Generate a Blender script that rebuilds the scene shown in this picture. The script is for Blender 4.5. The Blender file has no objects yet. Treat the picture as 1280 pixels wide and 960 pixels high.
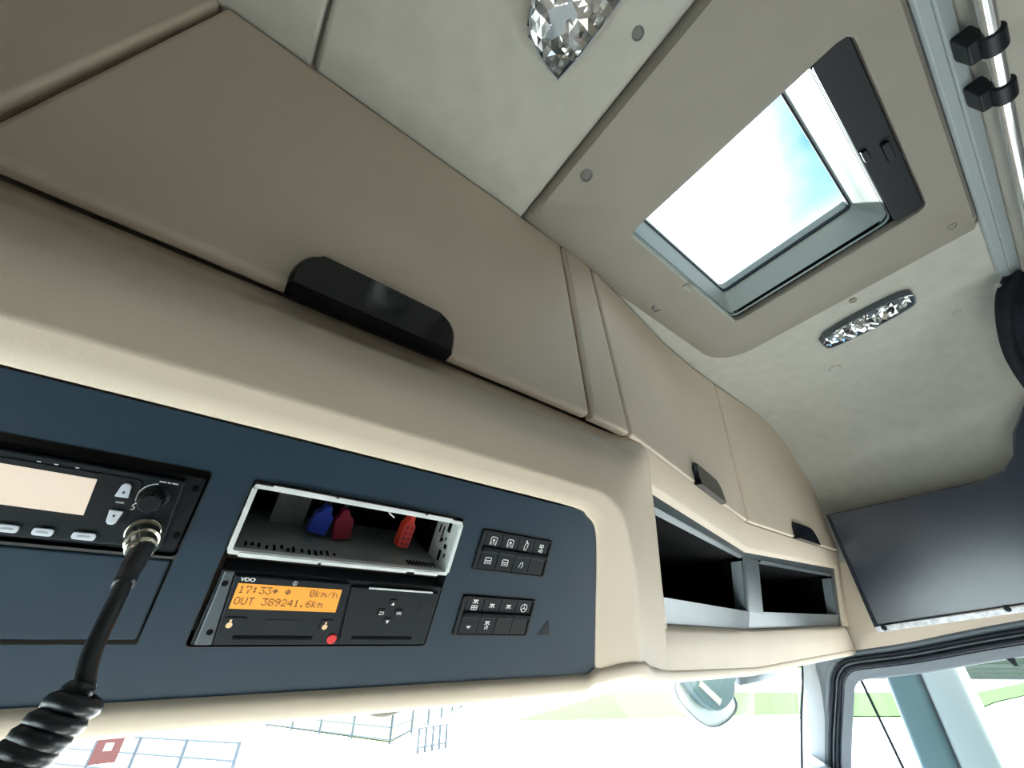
import bpy, bmesh, math, random
from math import sin, cos, radians, pi
from mathutils import Vector, Matrix
random.seed(7)
SC = bpy.context.scene
COL = SC.collection

# ------------------------------------------------------------------ camera
F, YAW, PITCH, ROLL = 470.33, radians(38.13), radians(36.435), radians(-1.829)
fw = Vector((sin(YAW)*cos(PITCH), cos(YAW)*cos(PITCH), sin(PITCH)))
rt = Vector((cos(YAW), -sin(YAW), 0)); up = rt.cross(fw)
r2 = rt*cos(ROLL) + up*sin(ROLL); u2 = -rt*sin(ROLL) + up*cos(ROLL)
cd = bpy.data.cameras.new('camera'); cam = bpy.data.objects.new('camera', cd); COL.objects.link(cam)
cd.sensor_width = 36.0; cd.lens = 36.0*F/1280.0; cd.clip_start = 0.01; cd.clip_end = 600
cam.matrix_world = Matrix(((r2.x, u2.x, -fw.x, 0), (r2.y, u2.y, -fw.y, 0), (r2.z, u2.z, -fw.z, 0), (0, 0, 0, 1)))
SC.camera = cam

# ------------------------------------------------------------------ sky, sun, exposure
world = bpy.data.worlds.new('sky'); SC.world = world; world.use_nodes = True
nt = world.node_tree; nt.nodes.clear()
def nn(t, **kw):
    n = nt.nodes.new(t)
    for k, v in kw.items(): setattr(n, k, v)
    return n
wo = nn('ShaderNodeOutputWorld'); bg = nn('ShaderNodeBackground'); bg.inputs[1].default_value = 1.1
tc = nn('ShaderNodeTexCoord'); mp = nn('ShaderNodeMapping'); mp.inputs['Scale'].default_value = (1.0, 1.0, 1.6)
mp.inputs['Location'].default_value = (-1.68, 2.98, 0.86)
ns = nn('ShaderNodeTexNoise'); ns.inputs['Scale'].default_value = 1.3; ns.inputs['Detail'].default_value = 5; ns.inputs['Roughness'].default_value = .5
cr = nn('ShaderNodeValToRGB'); cr.color_ramp.elements[0].position = .37; cr.color_ramp.elements[1].position = .52
mx = nn('ShaderNodeMixRGB'); mx.inputs[1].default_value = (.12, .33, .55, 1); mx.inputs[2].default_value = (1.0, 1.0, 1.0, 1)
L = nt.links.new
L(tc.outputs['Generated'], mp.inputs[0]); L(mp.outputs[0], ns.inputs['Vector']); L(ns.outputs['Fac'], cr.inputs[0])
L(cr.outputs[0], mx.inputs[0]); L(mx.outputs[0], bg.inputs[0]); L(bg.outputs[0], wo.inputs[0])

sd = bpy.data.lights.new('sun', 'SUN'); sd.energy = 12.0; sd.angle = radians(2.0); sd.color = (1, .985, .96)
sun = bpy.data.objects.new('sun', sd); COL.objects.link(sun)
sun.rotation_euler = Vector((.50, .72, 1.0)).to_track_quat('Z', 'Y').to_euler(); sun.location = (8, 3, 12)

vs = SC.view_settings
vs.view_transform = 'Standard'; vs.look = 'None'; vs.gamma = 1.0; vs.use_curve_mapping = False
vs.exposure = 2.65
SC.cycles.max_bounces = 12; SC.cycles.diffuse_bounces = 8; SC.cycles.glossy_bounces = 4
SC.cycles.transparent_max_bounces = 12; SC.cycles.sample_clamp_indirect = 6
SC.cycles.caustics_reflective = False; SC.cycles.caustics_refractive = False

# ------------------------------------------------------------------ materials
MATS = {}
def mat(name, col, rough=.5, metal=0., spec=.5, noise=0., nscale=40., bump=0., bscale=600., emit=None, estr=0., coat=0., trans=0.):
    if name in MATS: return MATS[name]
    m = bpy.data.materials.new(name); m.use_nodes = True; t = m.node_tree; b = t.nodes['Principled BSDF']
    b.inputs['Base Color'].default_value = (*col, 1); b.inputs['Roughness'].default_value = rough
    b.inputs['Metallic'].default_value = metal; b.inputs['Specular IOR Level'].default_value = spec
    b.inputs['Coat Weight'].default_value = coat
    if trans: b.inputs['Transmission Weight'].default_value = trans
    tcn = t.nodes.new('ShaderNodeTexCoord')
    if noise:
        n = t.nodes.new('ShaderNodeTexNoise'); n.inputs['Scale'].default_value = nscale; n.inputs['Detail'].default_value = 4
        t.links.new(tcn.outputs['Object'], n.inputs['Vector'])
        r = t.nodes.new('ShaderNodeValToRGB')
        r.color_ramp.elements[0].color = (*[c*(1-noise) for c in col], 1); r.color_ramp.elements[1].color = (*[min(1, c*(1+noise)) for c in col], 1)
        r.color_ramp.elements[0].position = .3; r.color_ramp.elements[1].position = .7
        t.links.new(n.outputs['Fac'], r.inputs[0]); t.links.new(r.outputs[0], b.inputs['Base Color'])
    if bump:
        n2 = t.nodes.new('ShaderNodeTexNoise'); n2.inputs['Scale'].default_value = bscale; n2.inputs['Detail'].default_value = 2
        t.links.new(tcn.outputs['Object'], n2.inputs['Vector'])
        bp = t.nodes.new('ShaderNodeBump'); bp.inputs['Strength'].default_value = bump; bp.inputs['Distance'].default_value = .001
        t.links.new(n2.outputs['Fac'], bp.inputs['Height']); t.links.new(bp.outputs[0], b.inputs['Normal'])
    if emit:
        b.inputs['Emission Color'].default_value = (*emit, 1); b.inputs['Emission Strength'].default_value = estr
    MATS[name] = m; return m
def thin_glass(name, tint, refl=1.0, rough=0.):
    m = bpy.data.materials.new(name); m.use_nodes = True; t = m.node_tree; t.nodes.clear()
    o = t.nodes.new('ShaderNodeOutputMaterial'); tr = t.nodes.new('ShaderNodeBsdfTransparent'); gl = t.nodes.new('ShaderNodeBsdfGlossy')
    lw = t.nodes.new('ShaderNodeLayerWeight'); lw.inputs[0].default_value = .5; mi = t.nodes.new('ShaderNodeMixShader')
    pw = t.nodes.new('ShaderNodeMath'); pw.operation = 'POWER'; pw.inputs[1].default_value = 5.0
    fr = t.nodes.new('ShaderNodeMath'); fr.operation = 'MULTIPLY_ADD'; fr.inputs[1].default_value = .45; fr.inputs[2].default_value = .015
    t.links.new(lw.outputs['Facing'], pw.inputs[0]); t.links.new(pw.outputs[0], fr.inputs[0])
    tr.inputs[0].default_value = (*tint, 1); gl.inputs['Roughness'].default_value = rough; gl.inputs[0].default_value = (refl, refl, refl, 1)
    t.links.new(fr.outputs[0], mi.inputs[0]); t.links.new(tr.outputs[0], mi.inputs[1]); t.links.new(gl.outputs[0], mi.inputs[2]); t.links.new(mi.outputs[0], o.inputs[0])
    MATS[name] = m; return m
M = dict(
    beige=mat('beige_plastic', (.66, .562, .450), .55, noise=.03, nscale=6, bump=.12, bscale=900),
    beige_dark=mat('beige_shell', (.30, .26, .20), .7),
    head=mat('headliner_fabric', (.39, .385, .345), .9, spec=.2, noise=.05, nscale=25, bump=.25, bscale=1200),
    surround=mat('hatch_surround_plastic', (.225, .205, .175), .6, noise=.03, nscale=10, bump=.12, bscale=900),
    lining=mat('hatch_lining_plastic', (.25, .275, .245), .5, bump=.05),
    panel=mat('anthracite_panel', (.013, .034, .057), .45, spec=.35, noise=.05, nscale=20, bump=.07, bscale=1500),
    flap=mat('anthracite_flap', (.012, .032, .053), .48, spec=.35, noise=.05, nscale=30, bump=.07, bscale=1500),
    black=mat('black_plastic', (.006, .008, .011), .45, spec=.3),
    gloss=mat('gloss_black', (.003, .004, .007), .12, spec=.35),
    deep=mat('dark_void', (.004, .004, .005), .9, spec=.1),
    unit=mat('device_black', (.007, .011, .016), .5, spec=.25, bump=.05, bscale=2000),
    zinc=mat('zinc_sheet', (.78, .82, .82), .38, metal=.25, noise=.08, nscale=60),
    zinc_shaded=mat('zinc_sheet_shaded', (.30, .33, .32), .5, metal=.2, noise=.2, nscale=50),  # darker copy of zinc: shade inside the cage put into the colour
    chrome=mat('chrome', (.85, .84, .80), .12, metal=1.),
    nickel=mat('nickel', (.75, .70, .58), .18, metal=1.),
    white=mat('white_print', (.85, .87, .88), .5),
    grey_print=mat('grey_print', (.35, .38, .40), .5),
    amber=mat('amber_print', (.9, .62, .35), .5),
    key=mat('key_grey', (.62, .66, .74), .35),
    lcd=mat('pale_lcd', (.62, .52, .44), .3, emit=(1, .82, .68), estr=.055),
    orange=mat('orange_lcd', (.75, .33, .06), .25, emit=(1.0, .40, .05), estr=.06),
    ink=mat('lcd_ink', (.16, .07, .02), .5),
    red=mat('red_plastic', (.75, .03, .03), .4),
    redc=mat('red_connector_plastic', (.75, .05, .03), .4),
    bluec=mat('blue_connector_plastic', (.02, .06, .55), .4),
    maroon=mat('maroon_connector_plastic', (.30, .01, .04), .4),
    rubber=mat('black_rubber', (.012, .014, .018), .32, spec=.5, bump=.05, bscale=900),
    satin=mat('satin_grey', (.10, .122, .138), .30, metal=.3, bump=.1, bscale=1500),
    seal=mat('seal_rubber', (.018, .024, .032), .8, spec=.25),
    frame=mat('door_frame_grey', (.14, .17, .20), .5, bump=.1, bscale=800),
    pillar=mat('pillar_grey_glare', (.36, .40, .44), .6, bump=.1, bscale=800),  # lightened blue-grey, veiling glare put into the colour
    alu=mat('aluminium', (.80, .83, .84), .22, metal=.9),
    strip=mat('pale_trim', (.27, .31, .315), .4, bump=.05, bscale=900),
    curtain=mat('black_cloth', (.010, .013, .018), .9, spec=.2, noise=.3, nscale=60, bump=.3, bscale=900),
    sidep=mat('dark_side_panel', (.028, .036, .056), .20, spec=1.0, noise=.06, nscale=8, bump=.05, bscale=900),
    clear=mat('clear_edge', (.55, .56, .62), .15, noise=.35, nscale=70, spec=.8),
    cap=mat('screw_cap', (.22, .20, .165), .6),
    capd=mat('screw_cap_dark', (.10, .10, .095), .5),
    conc=mat('concrete', (.31, .305, .295), .9, noise=.10, nscale=.35),
    kerb=mat('pale_kerb', (.68, .67, .64), .9),
    grass=mat('grass', (.015, .042, .005), .95, noise=.25, nscale=2.0, spec=.1),
    dry=mat('dry_grass', (.040, .052, .019), .95, noise=.25, nscale=1.2, spec=.1),
    leaf=mat('hedge_leaf', (.014, .030, .006), .95, noise=.5, nscale=1.0, spec=.1),
    line=mat('road_paint', (.80, .80, .80), .8),
    steel=mat('galvanised_steel', (.060, .082, .105), .8),
    sign=mat('sign_red', (.075, .012, .012), .5),
    hall=mat('green_cladding', (.022, .045, .027), .6),
    dish=mat('mirror_dish', (.85, .9, .92), .4),
    mirror_body=mat('mirror_housing', (.085, .16, .19), .5),
    mirror_pale=mat('mirror_back', (.36, .42, .45), .35),
    floor=mat('cab_floor', (.46, .445, .42), .8),
    wallp=mat('cab_wall', (.10, .095, .085), .8),
)
M['glass'] = thin_glass('window_glass', (.90, .95, .94))
M['sideglass'] = thin_glass('side_window_glass', (.84, .92, .93))
M['roofglass'] = thin_glass('roof_glass', (.54, .575, .585), .10)
M['lens'] = thin_glass('lamp_lens', (.93, .95, .97), 1.0, .03)

# ------------------------------------------------------------------ helpers
def obj(name, bm, m, parent=None, smooth=False, bevel=0., seg=2, solid=0., label=None, angle=35):
    bmesh.ops.recalc_face_normals(bm, faces=bm.faces[:]) if not solid else None
    me = bpy.data.meshes.new(name); bm.to_mesh(me); bm.free()
    me.materials.append(M[m] if isinstance(m, str) else m)
    if smooth:
        for p in me.polygons: p.use_smooth = True
    o = bpy.data.objects.new(name, me); COL.objects.link(o)
    if solid:
        md = o.modifiers.new('thickness', 'SOLIDIFY'); md.thickness = abs(solid); md.offset = -1 if solid > 0 else 1
    if bevel:
        md = o.modifiers.new('edge', 'BEVEL'); md.width = bevel; md.segments = seg; md.limit_method = 'ANGLE'; md.angle_limit = radians(angle)
        for p in me.polygons: p.use_smooth = True
        md.harden_normals = True
    if parent: o.parent = parent
    if label: o['label'] = label
    return o
def tag(o, label, cat, group=None):
    o['label'] = label; o['category'] = cat
    if group: o['group'] = group
    return o
def struct(o, label=None):
    o['kind'] = 'structure'
    if label: o['label'] = label
    return o
def thing(name, label, cat, mtx=None, loc=None, group=None):
    o = bpy.data.objects.new(name, None); COL.objects.link(o); o.empty_display_size = .03
    if mtx is not None: o.matrix_world = mtx
    if loc is not None: o.location = loc
    return tag(o, label, cat, group)
def B(): return bmesh.new()
def box(bm, c, s, rot=None):
    mt = Matrix.Translation(Vector(c)) @ (rot.to_4x4() if rot is not None else Matrix()) @ Matrix.Diagonal((*s, 1))
    bmesh.ops.create_cube(bm, size=1.0, matrix=mt); return bm
def rrect(x0, y0, x1, y1, r, n=5):
    p = []
    for cx, cy, a in ((x1-r, y1-r, 0), (x0+r, y1-r, 90), (x0+r, y0+r, 180), (x1-r, y0+r, 270)):
        for i in range(n+1):
            t = radians(a+90*i/n); p.append((cx+r*cos(t), cy+r*sin(t)))
    return p
def prism(bm, pts, z0, z1, f=None):
    f = f or (lambda x, y, z: (x, y, z))
    a = [bm.verts.new(f(x, y, z0)) for x, y in pts]; b = [bm.verts.new(f(x, y, z1)) for x, y in pts]; n = len(pts)
    bm.faces.new(a); bm.faces.new(b)
    for i in range(n): bm.faces.new((a[i], a[(i+1) % n], b[(i+1) % n], b[i]))
    return bm
def ring(bm, outer, inner, z0, z1):
    n = len(outer); v = [[bm.verts.new((x, y, z)) for x, y in q] for q, z in ((outer, z0), (outer, z1), (inner, z1), (inner, z0))]
    for k in range(4):
        a, b = v[k], v[(k+1) % 4]
        for i in range(n): bm.faces.new((a[i], a[(i+1) % n], b[(i+1) % n], b[i]))
    return bm
def grid(bm, rows, closed=False):
    vr = [[bm.verts.new(p) for p in r] for r in rows]; n = len(rows[0])
    for a, b in zip(vr, vr[1:]):
        for i in range(n if closed else n-1):
            bm.faces.new((a[i], a[(i+1) % n], b[(i+1) % n], b[i]))
    return vr
def tube(bm, path, r, n=10, cap=True):
    path = [Vector(p) for p in path]; rad = r if isinstance(r, (list, tuple)) else [r]*len(path)
    t0 = (path[1]-path[0]).normalized(); a = t0.orthogonal().normalized(); rings = []
    for i, p in enumerate(path):
        t = (path[min(i+1, len(path)-1)]-path[max(i-1, 0)]).normalized()
        a = (a-t*a.dot(t)).normalized(); b = t.cross(a)
        rings.append([p+(a*cos(2*pi*k/n)+b*sin(2*pi*k/n))*rad[i] for k in range(n)])
    vr = grid(bm, rings, True)
    if cap: bm.faces.new(vr[0]); bm.faces.new(vr[-1])
    return bm
def lathe(bm, prof, n=24, f=None):
    f = f or (lambda p: p)
    vr = grid(bm, [[f(Vector((r*cos(2*pi*k/n), r*sin(2*pi*k/n), z))) for k in range(n)] for r, z in prof], True)
    bm.faces.new(vr[0]); bm.faces.new(vr[-1]); return bm
def strokes(bm, lines, w, z=0.0):
    for ln in lines:
        for (x0, y0), (x1, y1) in zip(ln, ln[1:]):
            d = math.hypot(x1-x0, y1-y0)
            if d < 1e-9: continue
            tx, ty = (x1-x0)/d*w/2, (y1-y0)/d*w/2; nx, ny = -ty, tx
            bm.faces.new([bm.verts.new(p) for p in ((x0-tx+nx, y0-ty+ny, z), (x0-tx-nx, y0-ty-ny, z), (x1+tx-nx, y1+ty-ny, z), (x1+tx+nx, y1+ty+ny, z))])
    return bm
def poly(bm, pts, z=0.0):
    bm.faces.new([bm.verts.new((x, y, z)) for x, y in pts]); return bm
def circ(cx, cy, r, n=16, a0=0, a1=360):
    return [(cx+r*cos(radians(a0+(a1-a0)*i/n)), cy+r*sin(radians(a0+(a1-a0)*i/n))) for i in range(n+1)]
def lerp(a, b, t): return a+(b-a)*t
def resample(keys, sub):
    out = []
    for a, b in zip(keys, keys[1:]):
        for i in range(sub): out.append(tuple(lerp(p, q, i/sub) for p, q in zip(a, b)))
    out.append(tuple(keys[-1])); return out
def smooth_keys(keys, sub):                       # Catmull-Rom through the keys
    out = []
    for i in range(len(keys)-1):
        p0, p1, p2, p3 = (Vector(keys[max(0, min(len(keys)-1, j))]) for j in (i-1, i, i+1, i+2))
        for k in range(sub):
            t = k/sub
            out.append(tuple(.5*((2*p1)+(p2-p0)*t+(2*p0-5*p1+4*p2-p3)*t*t+(3*p1-p0-3*p2+p3)*t**3)))
    out.append(tuple(keys[-1])); return out

# instrument panel plane: 31 degrees off vertical, 0.35 m from the lens
TH = radians(31); PN = Vector((0, cos(TH), sin(TH))); PV = Vector((0, -sin(TH), cos(TH))); PO = PN*.35
def PM(u=0, v=0, w=0):
    o = PO+Vector((u, 0, 0))+PV*v-PN*w
    return Matrix(((1, 0, 0, o.x), (0, PV.y, -PN.y, o.y), (0, PV.z, -PN.z, o.z), (0, 0, 0, 1)))
def PW(u, v, w=0): return tuple(PO+Vector((u, 0, 0))+PV*v-PN*w)
XL, XR = -.476, 2.03                               # inner faces of the cab's side walls
ZC = .787                                          # headliner
def AY(x, z): return .338+(min(x, 1.255)-.525)*.207+.33*(.31-z)   # front of the console beside the instrument pod
def A(x, z, d=0): return (x, AY(x, z)+d, z)

# ================================================================== OUTSIDE
GZ = -2.8
struct(obj('ground', grid_bm := (lambda b: (poly(b, [(-150, -60), (250, -60), (250, 250), (-150, 250)], GZ), b)[1])(B()), 'conc'), 'pale concrete yard around the truck')
def gpatch(name, pts, m, z=.02):
    b = B(); prism(b, pts, GZ-.05, GZ+z); return struct(obj(name, b, m))
gpatch('grass_strip', [(16.8, 22.8), (18.7, 20.5), (28.5, 12.2), (33, 6.5), (42.2, 6.3), (200, -12), (200, -6), (50, 8.2), (45.3, 18.2), (37.8, 33.5)], 'grass', .06)
gpatch('grass_far', [(62, 41), (73, 27), (120, 10), (240, -10), (240, 120), (60, 120), (38, 60)], 'grass', .05)
gpatch('grass_bank', [(9.6, 22.0), (6.2, 37), (14, 60), (34, 60), (30, 44.5), (22, 35.6), (13.5, 26.6)], 'dry', .05)
gpatch('kerb_edge', [(16.7, 22.7), (18.6, 20.35), (28.4, 12.0), (28.5, 12.25), (18.75, 20.6), (16.85, 22.85)], 'kerb', .12)
b = B()
for (x0, y0, x1, y1) in ((19.5, 17.0, 15.5, 13.6), (24.0, 13.0, 19.6, 9.2), (21.8, 15, 17.6, 11.4)):
    d = Vector((x1-x0, y1-y0, 0)).normalized(); nx = Vector((-d.y, d.x, 0))*.07
    for s in (1,): bmesh.ops.contextual_create(b, geom=[b.verts.new(Vector((x0, y0, GZ+.006))+nx), b.verts.new(Vector((x0, y0, GZ+.006))-nx), b.verts.new(Vector((x1, y1, GZ+.006))-nx), b.verts.new(Vector((x1, y1, GZ+.006))+nx)])
struct(obj('parking_line', b, 'line'), 'white parking bay lines painted on concrete')

def railing(name, label, pts, h, step, rails, m='steel', group=None):
    t = thing(name, label, 'fence', loc=(pts[0][0], pts[0][1], GZ), group=group); o = Vector((pts[0][0], pts[0][1], GZ))
    for (x0, y0), (x1, y1) in zip(pts, pts[1:]):
        d = Vector((x1-x0, y1-y0, 0)); n = max(1, round(d.length/step))
        for i in range(n+1):
            p = Vector((x0, y0, GZ))+d*(i/n)-o; b = B(); tube(b, [p, p+Vector((0, 0, h))], .055, 8); obj('post', b, m, t, smooth=False)
        for rz in rails:
            b = B(); tube(b, [Vector((x0, y0, GZ+rz*h))-o, Vector((x1, y1, GZ+rz*h))-o], .035, 6); obj('rail', b, m, t)
    return t
railing('tube_fence', 'grey-blue tubular steel fence with a corner along the grass bank', [(5.9, 36.6), (9.45, 21.7), (22.1, 35.5), (30, 44)], 1.1, 3.3, (.97, .5, .12))
railing('tube_fence', 'grey-blue tubular steel fence carrying the red sign, nearest the truck', [(-4.3, 29.8), (2.75, 17.2)], 1.1, 2.4, (.97, .62, .25))
railing('bike_rack', 'low grey barred stand on the concrete beside the fence corner', [(9.35, 18.7), (10.75, 18.95)], .75, .35, (.97, .2))
t = thing('notice_sign', 'small red notice sign hung on the nearest tube fence', 'sign', loc=(-.35, 20.9, GZ+.9))
b = B(); box(b, (0, 0, 0), (.66, .02, .66)); obj('plate', b, 'sign', t)
b = B(); box(b, (.0, -.013, .06), (.2, .004, .18)); obj('pale_square', b, 'line', t)
# hall with horizontal cladding beyond the passenger side
t = thing('green_hall', 'pale green hall clad in horizontal boards beyond the yard', 'building', loc=(72, 2, GZ))
for i in range(11):
    b = B(); box(b, (0, 0, .28+.42*i), (.12 if i % 2 else .3, 52, .40)); obj('cladding_board', b, 'hall', t)
b = B(); box(b, (4, 0, 2.3), (7.5, 52, 4.6)); obj('hall_body', b, 'kerb', t)
# hedge behind the far grass
t = thing('hedge', 'long dark green hedge behind the far grass', 'hedge', loc=(75, 70, GZ))
b = B()
for i in range(60):
    s = random.uniform(1.2, 2.2); c = Vector((-30+i*1.4+random.uniform(-.6, .6), 22-i*.75+random.uniform(-.8, .8), s*.55))
    bmesh.ops.create_icosphere(b, subdivisions=2, radius=s, matrix=Matrix.Translation(c))
for v in b.verts: v.co += Vector((random.uniform(-.2, .2), random.uniform(-.2, .2), random.uniform(-.2, .2)))
obj('foliage', b, 'leaf', t)

# ================================================================== CAB SHELL
b = B(); box(b, ((XL+XR)/2, -.4, -1.35), (XR-XL+.2, 2.8, .1)); struct(obj('floor', b, 'floor'))
b = B(); box(b, ((XL+XR)/2, -1.75, -.45), (XR-XL+.2, .1, 2.6)); struct(obj('wall_back', b, 'wallp'))
# front wall below the windshield
b = B(); box(b, ((XL+XR)/2, 1.25, -1.1), (XR-XL+.2, .1, .7)); struct(obj('wall_front', b, 'floor'))
b = B(); box(b, ((XL+XR)/2, 1.0, -.86), (XR-XL, .5, .12)); o = struct(obj('dashboard_top', b, 'panel', bevel=.03))
o['label'] = 'dark dashboard top under the windshield'
# left wall with the driver's window, its unseen opening narrowed to darken this side
b = B()
for (y0, y1, z0, z1) in ((-1.7, 1.3, -1.4, -.80), (-1.7, -.05, -.80, .85), (-.05, 1.0, -.10, .85), (.85, 1.3, -.80, .85)):
    box(b, (XL-.03, (y0+y1)/2, (z0+z1)/2), (.05, y1-y0, z1-z0))
struct(obj('wall_left', b, 'wallp'))
b = B(); box(b, (XL-.03, .40, -.45), (.006, .92, .72)); struct(obj('window_3', b, 'sideglass'))

# ---- ceiling: base plate with the hatch hole, headliner panels below it
HX0, HX1, HY0, HY1 = .522, 1.0, -.215, .212          # hatch hole
b = B()
for (x0, x1, y0, y1) in ((XL-.05, HX0-.01, -1.75, .9), (HX1+.01, XR+.1, -1.75, .9), (HX0-.01, HX1+.01, HY1+.006, .9), (HX0-.01, HX1+.01, -1.75, HY0-.006)):
    box(b, ((x0+x1)/2, (y0+y1)/2, .93), (x1-x0, y1-y0, .02))
ceil = struct(obj('ceiling', b, 'head'))
def slab(name, pts, m, parent, z0=ZC, z1=ZC+.02, bevel=.006):
    b = B(); prism(b, pts, z0, z1); return obj(name, b, m, parent, bevel=bevel, seg=3)
slab('headliner_panel', [(XL, -.285), (-.1345, -.285), (-.1345, .37), (XL, .37)], 'head', ceil)
slab('headliner_panel', [(-.1295, -.285), (.3045, -.285), (.3045, .37), (-.1295, .37)], 'head', ceil, bevel=.012)
# passenger-side panel, headliner and cove in one sweep
def prof(y):
    f = .075*max(0., min(1., (.45-y)/.7))
    return [(1.10, ZC+.004), (1.3, ZC+.003), (1.5, ZC), (1.690-f, ZC-.004), (1.700-f, ZC-.012), (1.76-f*.8, .752), (1.83-f*.5, .712), (1.90-f*.2, .650), (1.955, .575), (1.985, .50), (2.005, .43), (2.02, .35), (2.03, .28)]
rows = [[(x, y, z) for x, z in prof(y)] for y in [-.285+i*(.86)/16 for i in range(17)]]
b = B(); grid(b, rows); obj('headliner_cove', b, 'head', ceil, smooth=True)
slab('headliner_panel', [(XL, -1.7), (XR, -1.7), (XR, -.33), (XL, -.33)], 'head', ceil, z0=.80, z1=.83)
b = B(); box(b, ((XL+XR)/2, -.3, .86), (XR-XL, .02, .12)); obj('roof_step', b, 'head', ceil)
slab('headliner_panel', [(.31, .31), (1.2, .31), (1.2, .45), (.31, .45)], 'head', ceil, z0=ZC+.006, z1=ZC+.03)
# screw caps in the headliner
def cap(x, y, r, parent, m='cap', z=None):
    b = B(); z = ZC if z is None else z
    lathe(b, [(r*1.0, z+.004), (r*1.0, z-.0015), (r*.8, z-.002), (r*.75, z-.0005), (.0002, z-.0005)], 20, lambda p: Vector((p.x+x, p.y+y, p.z)))
    return obj('screw_cap', b, m, parent, smooth=False)
cap(.263, -.013, .0095, ceil, 'capd')
for x, y, r, in ((1.204, -.022, .009), (1.517, .124, .018), (1.572, .155, .009), (1.509, -.189, .009)): cap(x, y, r, ceil, 'cap', ZC+.001)
# pale strip across the roof behind the hatch
b = B(); grid(b, [[(x, y, z) for x in (XL, .4, 1.0, 1.42)] for y, z in ((-.281, ZC+.02), (-.281, ZC-.004), (-.285, ZC-.008), (-.300, ZC-.008), (-.302, ZC-.004), (-.304, ZC-.007), (-.322, ZC-.003), (-.326, ZC+.02))])
struct(obj('trim_1', b, 'strip', smooth=False, bevel=.0015), 'pale blue-grey trim strip across the roof behind the hatch')

# ---- roof hatch
hatch = thing('roof_hatch', 'open-shaded roof hatch with beige surround, sky showing through its tinted glass', 'roof hatch', loc=(.76, 0, ZC))
def HL(p): return Vector(p)-Vector((.76, 0, ZC))
ins = [(HX0, HY0), (HX1, HY0), (HX1, HY1), (HX0, HY1)]
inner = rrect(HX0, HY0, HX1, HY1, .018, 6)
def resamp_loop(keys, n):
    k = [Vector((*p, 0)) for p in keys]+[Vector((*keys[0], 0))]; ls = [(k[i+1]-k[i]).length for i in range(len(keys))]; tot = sum(ls); out = []
    for j in range(n):
        d = tot*j/n; i = 0
        while d > ls[i]: d -= ls[i]; i += 1
        q = k[i].lerp(k[i+1], d/ls[i]); out.append((q.x, q.y))
    return out
low = rrect(.318, -.268, 1.125, .37, .05, 8); low = [(x, y) for x, y in low]
# angular resampling so that hole and rim correspond
def ang_loop(keys, n, c=(.76, 0.0)):
    out = []
    pts = [(x-c[0], y-c[1]) for x, y in keys]
    for j in range(n):
        a = 2*pi*(j+.5)/n; dx, dy = cos(a), sin(a); best = None
        for (x0, y0), (x1, y1) in zip(pts, pts[1:]+pts[:1]):
            ex, ey = x1-x0, y1-y0; den = dx*ey-dy*ex
            if abs(den) < 1e-12: continue
            t = (x0*ey-y0*ex)/den; s = (x0*dy-y0*dx)/den
            if t > 0 and -1e-9 <= s <= 1+1e-9 and (best is None or t > best): best = t
        out.append((c[0]+dx*best, c[1]+dy*best))
    return out
def corner_loop(x0, y0, x1, y1, rs, n=10):            # rs: radii at (x1,y1),(x0,y1),(x0,y0),(x1,y0)
    p = []
    for (cx, cy, a), r in zip(((x1, y1, 0), (x0, y1, 90), (x0, y0, 180), (x1, y0, 270)), rs):
        sx = -1 if cx == x1 else 1; sy = -1 if cy == y1 else 1
        for i in range(n+1):
            t = radians(a+90*i/n); p.append((cx+sx*r+r*cos(t), cy+sy*r+r*sin(t)))
    return p
N = 160
L_in = ang_loop(inner, N); L_low = ang_loop(corner_loop(.3165, -.270, 1.118, .300, (.07, .03, .006, .006)), N)
L_mid = ang_loop(corner_loop(.311, -.278, 1.150, .330, (.09, .035, .006, .006)), N)
L_top = ang_loop(corner_loop(.3075, -.281, 1.185, .352, (.11, .04, .004, .004)), N)
zl = ZC-.014
b = B(); grid(b, [[HL((x, y, z)) for x, y in lp] for lp, z in ((L_in, zl+.022), (L_in, zl+.002), (ang_loop(rrect(HX0-.003, HY0-.003, HX1+.003, HY1+.003, .02, 6), N), zl), (L_low, zl), (L_mid, ZC-.006), (L_top, ZC+.004), (L_top, ZC+.012))], True)
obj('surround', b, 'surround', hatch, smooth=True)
md = hatch.children[0].modifiers.new('edge', 'EDGE_SPLIT'); md.split_angle = radians(28)
# lining: front, right and rear inner walls rising to the glass
ZG = .886
GX0, GX1, GY0, GY1 = .530, .984, -.131, .200
f_in = [(HX0+.002, HY1-.002), (HX1-.014, HY1-.002), (HX1-.014, -.160), (HX0+.002, -.160)]
top_ = rrect(GX0-.012, GY0, GX1, GY1, .014, 5); bot_ = rrect(HX0-.004, -.160, HX1-.012, HY1-.001, .02, 5)
mid_ = [(lerp(a[0], c[0], .5)+.004*(1 if a[0] > .76 else -1), lerp(a[1], c[1], .5)) for a, c in zip(bot_, top_)]
b = B(); grid(b, [[HL((x, y, z)) for x, y in lp] for lp, z in ((bot_, zl+.014), (bot_, zl+.026), (mid_, .84), (top_, ZG-.006), (top_, ZG+.03))], True)
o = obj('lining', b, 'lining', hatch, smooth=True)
o.modifiers.new('edge', 'EDGE_SPLIT').split_angle = radians(40)
b = B(); ring(b, rrect(HX0-.02, HY0-.01, HX1+.02, HY1+.02, .02, 5), bot_, zl+.020-ZC, zl+.030-ZC)
for v in b.verts: v.co.x -= .76
obj('blind_track', b, 'deep', hatch)
b = B(); gasket_o = rrect(GX0-.02, GY0-.008, GX1+.008, GY1+.008, .016, 5); gasket_i = rrect(GX0-.012, GY0+.004, GX1-.005, GY1-.003, .012, 5)
ring(b, gasket_o, gasket_i, ZG-ZC-.004, ZG-ZC+.004)
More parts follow.
